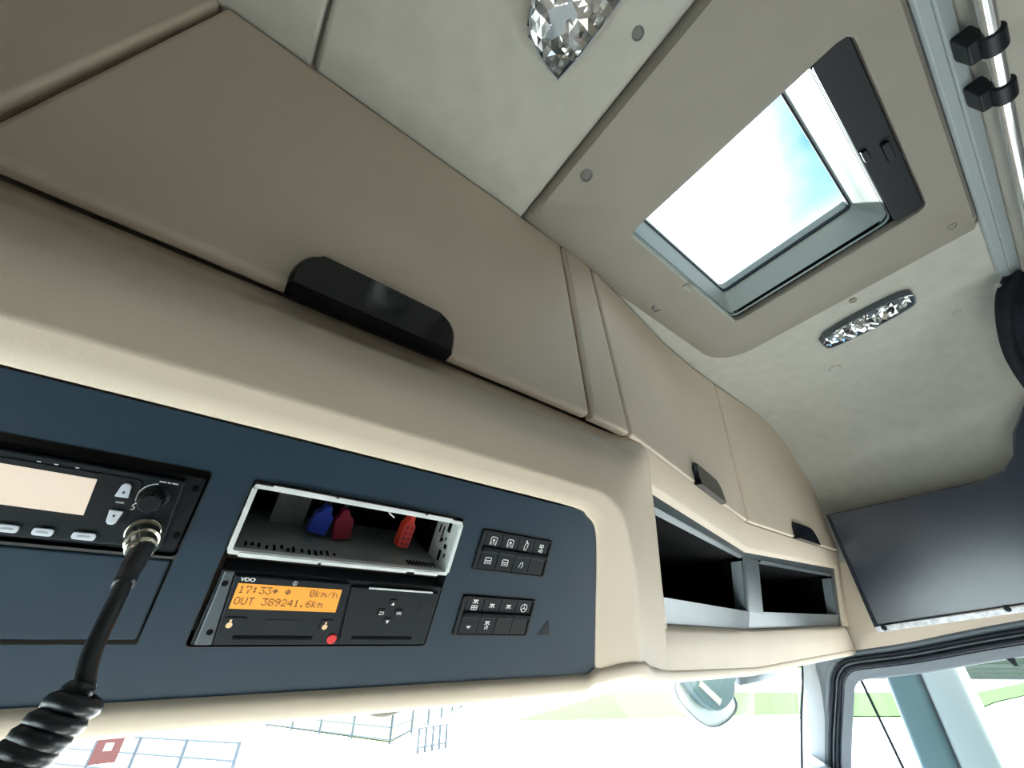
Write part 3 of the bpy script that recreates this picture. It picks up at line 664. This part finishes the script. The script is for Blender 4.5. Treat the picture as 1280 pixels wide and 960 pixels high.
def text(name, s, size, parent, m, x, y, z, sx=1., bold=0.):
    cu_ = bpy.data.curves.new(name, 'FONT'); cu_.body = s; cu_.size = size; cu_.align_x = 'CENTER'; cu_.align_y = 'CENTER'; cu_.offset = bold
    to = bpy.data.objects.new('tmp', cu_); COL.objects.link(to)
    me = bpy.data.meshes.new_from_object(to.evaluated_get(bpy.context.evaluated_depsgraph_get())); me.name = name
    bpy.data.objects.remove(to); bpy.data.curves.remove(cu_)
    me.materials.clear(); me.materials.append(M[m])
    o = bpy.data.objects.new(name, me); COL.objects.link(o); o.parent = parent; o.location = (x, y, z); o.scale = (sx, 1, 1); return o
text('maker_lettering', 'VDO', .0036, tac, 'white', *TL(.0328, -.1450), .0054, 1.25, .0001)
b = B(); strokes(b, [[TL(*p) for p in circ(.0658, -.1452, .0015, 14)], [TL(.0658, -.1445), TL(.0658, -.1460)]], .0004, .0054); obj('circle_mark', b, 'white', tac)
for u, v in ((.0322, -.1768), (.1000, -.1768)):
    b = B(); prism(b, [TL(*p) for p in rrect(u-.004, v-.004, u+.010 if u < .05 else u+.005, v+.0048, .001, 3)], .0052, .0058); k = obj('driver_key', b, 'unit', tac)
    b = B(); poly(b, [TL(*p) for p in circ(u, v-.0006, .0021, 14)[:-1]], .0060); poly(b, [TL(u-.0007, v+.0016), TL(u+.0007, v+.0016), TL(u+.0007, v+.0034), TL(u-.0007, v+.0034)], .0060); obj('key_print', b, 'amber', k)
b = B(); prism(b, [TL(*p) for p in rrect(.055, -.1795, .078, -.1730, .001, 3)], .0052, .0055); obj('port_cover', b, 'black', tac)
for u0, u1 in ((.0375, .0935), (.1255, .1810)):
    b = B(); box(b, (*TL((u0+u1)/2, -.1862), .0050 if u0 < .1 else .0044), (u1-u0, .0026, .0010)); obj('card_slot', b, 'deep', tac)
b = B(); lathe(b, [(.0038, .0050), (.0038, .0060), (.0030, .0064), (.0002, .0064)], 24, lambda p: p+Vector((*TL(.1092, -.1868), 0))); obj('red_seal_dot', b, 'red', tac, label='round red seal sticker')
for u, v, kd in ((.1522, -.1565, 'u'), (.1522, -.1722, 'd'), (.1442, -.1649, 'b'), (.1605, -.1646, 'o')):
    b = B(); prism(b, [TL(*p) for p in rrect(u-.0036, v-.0030, u+.0036, v+.0030, .001, 3)], .0046, .0054); k = obj('menu_key', b, 'black', tac)
    if kd == 'o': text('key_lettering', 'OK', .0034, k, 'white', *TL(u, v), .0057, 1.0, .00008); continue
    b = B()
    if kd in 'ud':
        s = 1 if kd == 'u' else -1; poly(b, [TL(u-.0016, v-.0013*s), TL(u+.0016, v-.0013*s), TL(u, v+.0015*s)], .0057)
    else: strokes(b, [[TL(u-.002, v-.0010), TL(u+.0018, v-.0010), TL(u+.0018, v+.0010), TL(u-.0016, v+.0010)]], .0006, .0057); poly(b, [TL(u-.0024, v-.0010), TL(u-.0010, v-.0019), TL(u-.0010, v-.0001)], .0057)
    obj('key_print', b, 'white', k)
for u, v in ((.0192, -.1492), (.0222, -.1832)):
    b = B(); lathe(b, [(.0021, .0040), (.0021, .0045), (.0002, .0045)], 14, lambda p: p+Vector((*TL(u, v), 0))); obj('screw_hole', b, 'deep', tac)
b = B(); prism(b, [TL(*p) for p in rrect(.1800, -.1660, .1905, -.1535, .001, 3)], .0046, .0049); obj('release_key', b, 'black', tac)

# ---- switch banks
def lamp_truck(full):
    r = [[(-.0030, -.0032), (-.0030, .0026), (-.0022, .0034), (.0022, .0034), (.0030, .0026), (.0030, -.0032)], [(-.0030, -.0004), (-.0030, -.0028)], [(.0030, -.0004), (.0030, -.0028)]]
    if full: r += [circ(0, .0006, .0009, 8), [(0, .0006), (.0008, .0006)], [(-.0020, -.0010), (-.0020, -.0030)], [(0, -.0010), (0, -.0030)], [(.0020, -.0010), (.0020, -.0030)], [(0, 0), (.001, .001)], [(0, 0), (-.001, .001)]]
    else: r += [[(-.0030, .0010), (.0030, .0010)], [(-.0012, -.0004), (.0012, -.0004)], [(-.0018, -.0014), (-.0018, -.0030)], [(0, -.0014), (0, -.0030)], [(.0018, -.0014), (.0018, -.0030)]]
    return r
def door_ic(dash): 
    r = [[(-.0016, -.0034), (-.0018, -.0004), (-.0004, .0028), (.0016, .0028), (.0018, .0006), (.0006, -.0034), (-.0016, -.0034)]]
    if dash: r += [[(-.0002, .0034), (-.0010, .0046)], [(.0004, .0040), (-.0002, .0052)]]
    return r
def beams(): return [[(.0002, .0008), (.0002, .0034), (.0016, .0034), (.0024, .0021), (.0016, .0008), (.0002, .0008)], [(-.0022, .0032), (-.0006, .0032)], [(-.0022, .0020), (-.0006, .0020)], [(-.0022, .0009), (-.0006, .0009)],
                     [(.0000, -.0036), (.0000, -.0008), (.0016, -.0010), (.0022, -.0022), (.0014, -.0034), (.0000, -.0036)], [(-.0022, -.0016), (-.0008, -.0012)], [(-.0024, -.0030), (-.0008, -.0026)]]
def rays(dy=0): return [[(-.0022, .0016+dy), (.0022, .0016+dy)], [(-.0014, .0008+dy), (.0014, .0008+dy)], [(-.0010, 0+dy), (-.0024, -.0010+dy)], [(.0010, 0+dy), (.0024, -.0010+dy)], [(0, .0+dy), (0, -.0012+dy)]]
def bookr(): return rays(.0026)+[[(-.0026, -.0036), (.0026, -.0036), (.0026, -.0004), (-.0026, -.0004), (-.0026, -.0036)], [(0, -.0036), (0, -.0004)], [(-.0026, -.002), (.0026, -.002)]]
def star(): return [circ(0, 0, .0034, 22), [(0, 0), (0, .0034)], [(0, 0), (-.0029, -.0017)], [(0, 0), (.0029, -.0017)]]
def small(): return [[(-.0018, .0006), (.0018, .0006)], [(-.0010, -.0002), (.0010, -.0002)], [(0, 0), (0, -.0012)]]
def person(): return [p for p in rays(.0034)]+[[(-.0010, -.0040), (-.0012, .0000), (.0002, .0014), (.0014, .0006), (.0010, -.0036), (-.0010, -.0040)], [(0, -.0030), (0, -.0010)]]
def bank(label, u0, u1, v0, v1, icons, cols):
    uc, vc = (u0+u1)/2, (v0+v1)/2; t = thing('switch_bank', label, 'switches', mtx=PM(uc, vc, -.004), group=None)
    hw, hh = (u1-u0)/2, (v1-v0)/2
    b = B(); ring(b, rrect(-hw, -hh, hw, hh, .0025, 4), rrect(-hw+.0042, -hh+.0012, hw-.0030, hh-.0012, .002, 4), -.003, .0040); obj('bezel', b, 'black', t, bevel=.0006)
    n = 4; x0 = -hw+.0050; wdt = (2*hw-.0090)/n
    for row in range(2):
        for i in range(n):
            xa, xb = x0+i*wdt+.0003, x0+(i+1)*wdt-.0003
            ya, yb = (.0002, hh-.0014) if row == 0 else (-hh+.0014, -.0002)
            b = B(); zt = .0035
            # rocker cap: flat face that turns over into a lip at the middle
            pr = [(yb, .0030), (ya+.0042, .0026), (ya+.0030, .0052), (ya, .0058)] if row == 0 else [(yb, .0050), (yb-.0024, .0030), (ya, .0036)]
            pr = pr+[(pr[-1][0], -.002), (pr[0][0], -.002)]
            va = [b.verts.new((xa, y, z)) for y, z in pr]; vb = [b.verts.new((xb, y, z)) for y, z in pr]
            b.faces.new(va); b.faces.new(vb)
            for k in range(len(pr)): b.faces.new((va[k], va[(k+1) % len(pr)], vb[(k+1) % len(pr)], vb[k]))
            o = obj('rocker', b, 'unit' if icons[row][i] or row == 0 else 'black', t, bevel=.0005)
            ic = icons[row][i]
            if ic:
                b = B(); strokes(b, [[(x*1.25, y*1.2) for x, y in ln] for ln in ic], .0008, 0); cx, cy = (xa+xb)/2, (.0104 if row == 0 else -.0110)
                for v in b.verts: v.co = (v.co.x+cx, v.co.y+cy, .0034+.0)
                obj('symbol', b, 'white', o)
    return t
bank('upper bank of eight black rocker switches with truck lamp symbols', .2245, .3220, -.1200, -.0795, ((lamp_truck(1), lamp_truck(1), door_ic(1), beams()), (lamp_truck(0), lamp_truck(0), door_ic(0), None)), 0)
bank('lower bank of eight black rocker switches with reading lamp symbols', .2245, .3200, -.1840, -.1460, ((bookr(), rays(), rays(), star()), (small(), person(), None, None)), 0)

# ---- open compartments insert
ins_t = thing('compartment_insert', 'satin grey insert with two open dark compartments in the console', 'compartment', loc=A(1.255, .05, .01))
IO = Vector(A(1.255, .05, .01))
def iobj(name, b, m, **k):
    for v in b.verts: v.co -= IO
    return obj(name, b, m, ins_t, **k)
O1 = ((.634, .226), (1.225, .226), (1.245, .096), (.697, .088)); O2 = ((1.336, .226), (1.925, .236), (1.935, .109), (1.344, .092))
dI = .012
def bilin(c, s, t): return tuple(lerp(lerp(c[0][k], c[1][k], s), lerp(c[3][k], c[2][k], s), t) for k in (0, 1))
b = B()
tl, tm, tr = (.612, .257), (1.255, .247), (1.968, .266); bl, bmid, br = (.688, .042), (1.262, .050), (1.958, .071)
def q4(*p, d=dI): b.faces.new([b.verts.new(A(x, z, d)) for x, z in p])
def band(a0, a1, c0, c1, n=8):
    for i in range(n):
        s0, s1 = i/n, (i+1)/n; q4(lerp2(a0, a1, s0), lerp2(a0, a1, s1), lerp2(c0, c1, s1), lerp2(c0, c1, s0))
def lerp2(a, c, t): return (lerp(a[0], c[0], t), lerp(a[1], c[1], t))
band(tl, tm, O1[0], (1.255, .2262)); band(tm, tr, (1.255, .2262), O2[1]) 
def sill(a0, a1, c0, c1, n=8):
    for i in range(n):
        s0, s1 = i/n, (i+1)/n
        b.faces.new([b.verts.new(A(*p, d)) for p, d in ((lerp2(a0, a1, s0), dI), (lerp2(a0, a1, s1), dI), (lerp2(c0, c1, s1), dI+.006), (lerp2(c0, c1, s0), dI+.006))])
sill(O1[3], (1.262, .0955), bl, bmid); sill((1.262, .0955), O2[2], bmid, br)
q4(tl, O1[0], O1[3], bl); q4(tr, O2[1], O2[2], br)
q4(O1[1], (1.255, .2262), (1.262, .0955), O1[2]); q4((1.255, .2262), O2[0], O2[3], (1.262, .0955))
bmesh.ops.remove_doubles(b, verts=b.verts[:], dist=.0008)
iobj('frame', b, 'satin')
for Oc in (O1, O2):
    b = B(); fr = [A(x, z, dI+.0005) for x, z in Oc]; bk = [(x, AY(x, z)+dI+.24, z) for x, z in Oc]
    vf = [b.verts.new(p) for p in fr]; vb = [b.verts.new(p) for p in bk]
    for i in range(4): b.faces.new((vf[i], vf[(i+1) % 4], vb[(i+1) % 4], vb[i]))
    b.faces.new(vb); iobj('compartment_box', b, 'deep')  # near-black colour paints in the shade inside the compartment
    # bright moulding under the top edge and bevelled right side
    b = B(); a, c = Oc[0], Oc[1]
    grid(b, [[A(lerp(a[0]+.008, c[0]-.004, s), lerp(a[1], c[1], s)+dz, d) for s in (0, .25, .5, .75, 1)] for dz, d in ((.003, dI-.0005), (.001, dI-.004), (-.002, dI-.003), (-.006, dI+.006))]); iobj('top_moulding', b, 'satin', smooth=False)
    b = B(); a, c = Oc[1], Oc[2]
    grid(b, [[A(lerp(a[0], c[0], s)+dx, lerp(a[1]-.012, c[1], s), d) for s in (0, .5, 1)] for dx, d in ((.001, dI-.001), (-.004, dI+.004), (-.012, dI+.03))]); iobj('side_moulding', b, 'satin')

# ================================================================== OVERHEAD LOCKERS
def handle_bm(f):
    b = B()
    key = [(-.094, 0), (-.096, .014), (-.094, .032), (-.088, .047), (-.078, .056), (-.064, .0595), (.060, .0595), (.076, .057), (.088, .048), (.0945, .034), (.0955, .016), (.094, 0)]
    k = smooth_keys([(x, z, 0) for x, z in key], 3); n = len(k)
    def rr(s, y, dz=0): return [f(x*s[0], y, .002+max(0, (z-.0)*s[1])+dz) for x, z, _ in k]
    vr = grid(b, [rr((1, 1), .012), rr((1, 1), -.004), rr((.985, .975), -.008), rr((.95, .93), -.011)])
    b.faces.new(vr[-1])
    for a, c in zip(vr, vr[1:]): b.faces.new((a[0], c[0], c[-1], a[-1]))
    return b
def locker(label, bot, top, nm='overhead_locker', hx=None, hdir=None, hy=None, m='beige', cat='locker'):
    o = Vector((*bot[len(bot)//2], .312)); t = thing(nm, label, cat, loc=o)
    b = B(); rws = []
    zs = [(.315, 0), (.40, .18), (.50, .40), (.62, .65), (.72, .87), (ZC-.004, 1)]
    for z, s in zs: rws.append([Vector((lerp(p[0], q[0], s), lerp(p[1], q[1], s), z))-o for p, q in zip(bot, top)])
    grid(b, rws); bmesh.ops.recalc_face_normals(b, faces=b.faces[:])
    if b.faces[:][0].normal.y > 0: bmesh.ops.reverse_faces(b, faces=b.faces[:])
    d = obj('door', b, m, t, solid=.020, bevel=.008, seg=4, angle=50)
    if hx is not None:
        e = Vector((*hdir, 0)).normalized(); nrm = Vector((e.y, -e.x, 0)); c = Vector((hx, hy, .309))
        hb = handle_bm(lambda x, y, z: c+e*x-nrm*y*1.0*(1)+Vector((0, 0, z))-o if False else c+e*x+nrm*(-y)+Vector((0, 0, z))-o)
        obj('handle', hb, 'gloss', d, smooth=True, label='glossy black recessed grip').modifiers.new('e', 'EDGE_SPLIT').split_angle = radians(35)
    return t
YD = .330
locker('wide beige overhead locker door with the largest black handle, above the instrument panel', [(x, YD) for x in (-.2485, -.1, .1, .25, .4175)], [(x, YD) for x in (-.2485, -.1, .1, .25, .4175)], 'overhead_locker', .067, (1, 0), YD)
locker('darkest beige locker door at the far left with no handle in view', [(x, YD) for x in (XL, -.36, -.2545)], [(x, YD) for x in (XL, -.36, -.2545)])
sb = smooth_keys([(.4225, YD), (.455, YD), (.490, YD+.0012), (.5225, YD+.005)], 4); 
locker('narrow plain filler strip between two beige locker doors', [p[:2] for p in sb], [p[:2] for p in sb], 'filler_strip', cat='trim strip')
b2 = [(.5275, .3345), (.60, .350), (.70, .3705), (.784, .388), (.90, .412), (1.05, .443), (1.16, .4655), (1.215, .4765), (1.246, .4805)]
t2 = [(.5275, .3325), (.60, .343), (.70, .358), (.784, .372), (.90, .391), (1.0, .4005), (1.10, .408), (1.18, .412), (1.246, .4145)]
locker('beige locker door bending round the console beside the roof hatch, with a small black handle', b2, t2, 'overhead_locker', .925, (1, .207), .4165)
b3 = [(1.251, .4808), (1.4, .483), (1.6, .484), (1.8, .483), (1.975, .481)]; t3 = [(1.251, .4148), (1.4, .4185), (1.6, .424), (1.8, .43), (1.975, .435)]
locker('farthest beige locker door next to the dark side panel, with a small black handle', b3, t3, 'overhead_locker', 1.675, (1, 0), .482)

# ================================================================== CEILING LAMPS
def ceil_lamp(label, pts, c, z, sub, rx, ry):
    t = thing('ceiling_lamp', label, 'lamp', loc=(c[0], c[1], z), group=None)
    P = [(x-c[0], y-c[1]) for x, y in pts]
    b = B(); ring(b, [(x*1.04, y*1.02) for x, y in P], P, -.002, .019); obj('bezel', b, 'satin', t)
    # facetted reflector
    b = B(); xs = [p[0] for p in P]; ys = [p[1] for p in P]; nx, ny = sub
    def inside(x, y):
        r = False
        for (x0, y0), (x1, y1) in zip(P, P[1:]+P[:1]):
            if (y0 > y) != (y1 > y) and x < (x1-x0)*(y-y0)/(y1-y0)+x0: r = not r
        return r
    vr = []
    for i in range(nx+1):
        row = []
        for j in range(ny+1):
            x = lerp(min(xs), max(xs), i/nx); y = lerp(min(ys), max(ys), j/ny)
            u = (i/nx*2-1); cell = (j/ny*rx) % 1*2-1
            zz = .016-.012*abs(u)**2 - .009*cell*cell+random.uniform(-.0045, .0045)
            row.append(b.verts.new((x, y, zz)))
        vr.append(row)
    for i in range(nx):
        for j in range(ny):
            q = (vr[i][j], vr[i+1][j], vr[i+1][j+1], vr[i][j+1]); cx = sum(v.co.x for v in q)/4; cy = sum(v.co.y for v in q)/4
            if inside(cx, cy):
                if random.random() < .5: b.faces.new(q[:3]); b.faces.new((q[0], q[2], q[3]))
                else: b.faces.new((q[1], q[2], q[3])); b.faces.new((q[0], q[1], q[3]))
    obj('reflector', b, 'chrome', t)
    b = B(); prism(b, P, .015, .022); obj('housing', b, 'satin', t)
    b = B(); n = len(P); grid(b, [[(x*s, y*s, zz) for x, y in P] for s, zz in ((1, -.002), (.97, -.006), (.85, -.009), (.6, -.010), (.3, -.0105), (.02, -.0105))], True); obj('lens', b, 'lens', t, smooth=True)
    t.location.z -= .018
    return t
p1 = smooth_keys([(.107, -.10, 0), (.105, 0.0, 0), (.108, .055, 0), (.120, .080, 0), (.140, .092, 0), (.168, .100, 0), (.196, .102, 0)], 3)
p1 = [(x, y) for x, y, _ in p1]+[(.2035, .060), (.2055, -.02), (.2055, -.10), (.200, -.118), (.115, -.118)]
ceil_lamp('large clear ceiling lamp at the top edge near the screw cap', p1, (.155, 0), ZC, (10, 22), 2.0, 1)
p2 = smooth_keys([(1.285, .080, 0), (1.272, .03, 0), (1.268, -.045, 0), (1.272, -.10, 0), (1.288, -.125, 0), (1.320, -.124, 0), (1.340, -.113, 0), (1.352, -.06, 0), (1.358, 0, 0), (1.357, .06, 0), (1.350, .092, 0), (1.325, .099, 0), (1.300, .097, 0)], 3)
ceil_lamp('slim clear ceiling lamp between roof hatch and passenger side', [(x, y) for x, y, _ in p2[:-1]], (1.315, 0), ZC+.003, (8, 26), 4.0, 1)

# ================================================================== SIDE PANEL, CURTAIN
sp_ = thing('side_panel', 'glossy dark grey panel on the passenger side above the door window', 'panel', loc=(1.95, .2, .07))
SO = Vector((1.95, .2, .07))
key = [(.442, .437), (.477, .067), (.107, .097), (-.40, .140), (-.42, .66), (-.20, .62), (-.125, .540), (-.09, .478), (-.05, .444), (.008, .429), (.105, .4305), (.20, .4314), (.33, .434)]
b = B(); prism(b, key, 0, .03, lambda y, z, x: tuple(Vector((1.95+x-(z-.067)*.12, y, z))-SO)); obj('face', b, 'sidep', sp_, bevel=.006, seg=3)
b = B(); prism(b, [(.446, .437), (.482, .062), (.470, .064), (.436, .43)], -.004, .045, lambda y, z, x: tuple(Vector((1.95+x-(z-.067)*.12, y, z))-SO)); obj('edge_profile', b, 'seal', sp_, bevel=.002)
b = B(); prism(b, [(.482, .064), (.479, .050), (.107, .079), (-.40, .12), (-.40, .135), (.107, .094), (.470, .067)], -.006, .02, lambda y, z, x: tuple(Vector((1.95+x-(z-.067)*.12, y, z))-SO)); obj('clear_strip', b, 'clear', sp_, bevel=.002)
for y, z in ((.455, .060), (.145, .088)):
    b = B(); bmesh.ops.create_uvsphere(b, u_segments=12, v_segments=8, radius=.008, matrix=Matrix.Translation(Vector((1.942, y, z))-SO)); obj('screw', b, 'seal', sp_, smooth=True)

rail = thing('curtain_rail', 'silver curtain rail tube across the roof behind the hatch', 'curtain rail', loc=(.72, -.333, .742))
RO = Vector((.72, -.333, .742))
b = B(); tube(b, [(XL-.72, 0, 0), (1.30-.72, 0, 0), (XR-.76, 0, 0)], .0095, 14); obj('tube', b, 'alu', rail, smooth=True)
def bracket(x, s):
    dx = x-.72
    b = B(); tube(b, [(dx-.019, 0, 0), (dx+.019, 0, 0)], .0150, 16)
    prism(b, [(-.020, .000), (.020, .000), (.024, .035), (.015, .045), (-.015, .045), (-.024, .035)], -.010, .014, lambda u, z, y: (dx+u, y+.012, z))
    t = obj('bracket', b, 'black', rail, bevel=.003)
    b = B(); lathe(b, [(.004, -.003), (.004, .003), (.0002, .003)], 12, lambda p: Vector((dx+p.x+.030*s, p.z+.006, p.y+.01))); obj('screw', b, 'chrome', t)
bracket(.690, 1); bracket(.795, -1)

cur = thing('curtain', 'gathered black curtain at the right edge under the roof', 'curtain', loc=(1.5, -.3, .5))
KO = Vector((1.5, -.3, .5))
sil = smooth_keys([(1.394, -.282, .765), (1.400, -.250, .732), (1.420, -.218, .680), (1.465, -.192, .624), (1.497, -.180, .578), (1.540, -.175, .530), (1.62, -.17, .42), (1.70, -.18, .25), (1.72, -.2, -.2)], 4)
rws = []
for i, p in enumerate(sil):
    r = []
    for j in range(60):
        d = j*.006; e = Vector((.38, -.92, 0)); nrm = Vector((.92, .38, 0))
        r.append(Vector(p)+e*d+nrm*(.010*sin(j*1.05+i*.12))*min(1, j/4)-KO)
    rws.append(r)
b = B(); grid(b, rws); obj('cloth', b, 'curtain', cur, smooth=True)
b = B(); lathe(b, [(.006, -.003), (.006, .003), (.0002, .003)], 12, lambda p: p+Vector((1.385, -.262, .742))-KO); obj('hook', b, 'alu', cur)

# ================================================================== OUTSIDE MIRRORS
km = thing('kerb_mirror', 'dish-shaped front kerb mirror hanging outside the windshield', 'mirror', loc=(1.65, 1.0, -.13))
dk = smooth_keys([(1.452, -.085, 0), (1.462, -.118, 0), (1.500, -.150, 0), (1.548, -.180, 0), (1.605, -.200, 0), (1.665, -.204, 0), (1.730, -.196, 0), (1.800, -.178, 0), (1.836, -.155, 0), (1.825, -.120, 0), (1.790, -.07, 0), (1.70, -.03, 0), (1.56, -.03, 0), (1.480, -.055, 0), (1.452, -.085, 0)], 3)
dk = [(x-1.65, z+.13) for x, z, _ in dk[:-1]]
b = B(); vr = grid(b, [[(x*s, y, z*s) for x, z in dk] for s, y in ((1, .0), (1.0, .012), (.92, .035), (.6, .06), (.1, .07))], True); b.faces.new(vr[0]); obj('shell', b, 'dish', km, smooth=False)
b = B(); ring(b, dk, [(x*.97, z*.96) for x, z in dk], -.004, .004)
for v in b.verts: v.co = (v.co.x, v.co.z-.002, v.co.y)
obj('rim', b, 'frame', km)
hk = smooth_keys([(1.475, -.066, 0), (1.52, -.115, 0), (1.60, -.155, 0), (1.68, -.150, 0), (1.76, -.120, 0), (1.79, -.085, 0), (1.86, -.062, 0), (2.0, -.062, 0), (2.0, .02, 0), (1.55, .02, 0)], 3)
b = B(); prism(b, [(x-1.65, z+.13) for x, z, _ in hk], -.05, -.012, lambda x, z, y: (x, y, z)); obj('housing', b, 'mirror_body', km, bevel=.008)
b = B(); prism(b, [(1.53-1.65, -.085+.13), (1.548-1.65, -.070+.13), (1.648-1.65, -.128+.13), (1.625-1.65, -.142+.13)], -.054, -.049, lambda x, z, y: (x, y, z)); obj('sticker', b, 'kerb', km)
b = B(); tube(b, [(.20, -.03, .055), (.40, -.03, .058), (.80, -.02, .05)], .022, 10); obj('arm', b, 'frame', km, smooth=True)
dm = thing('door_mirror', 'tall door mirror housing outside the passenger window', 'mirror', loc=(2.28, .52, -.9))
def dpr(nm, m, ya, yb, x0, x1, z1=-.02, sh=0):
    b = B(); lp = rrect(x0-2.28, ya-.52, x1-2.28, yb-.52, .02, 4)
    grid(b, [[(x, y+sh*(z+.1), z+.9) for x, y in lp] for z in (z1, -.10, -.32, -.9)], True); b.faces.new(b.verts[:len(lp)]) if False else None
    return obj(nm, b, m, dm, smooth=True)
dpr('arm_pillar', 'mirror_body', .500, .605, 2.25, 2.33, sh=-.1); dpr('mirror_case', 'mirror_pale', .385, .495, 2.25, 2.40, sh=-.1)

# ------------------------------------------------------------------ groups of alike things
for pre, grp in (('overhead_locker', 'overhead lockers in a row'), ('ceiling_lamp', 'clear ceiling lamps'), ('tube_fence', 'tube fences in the yard'),
                 ('switch_bank', 'rocker switch banks'), ('wire_connector', 'connectors in the radio slot')):
    for o in COL.objects:
        if o.parent is None and o.name.split('.')[0] == pre: o['group'] = grp
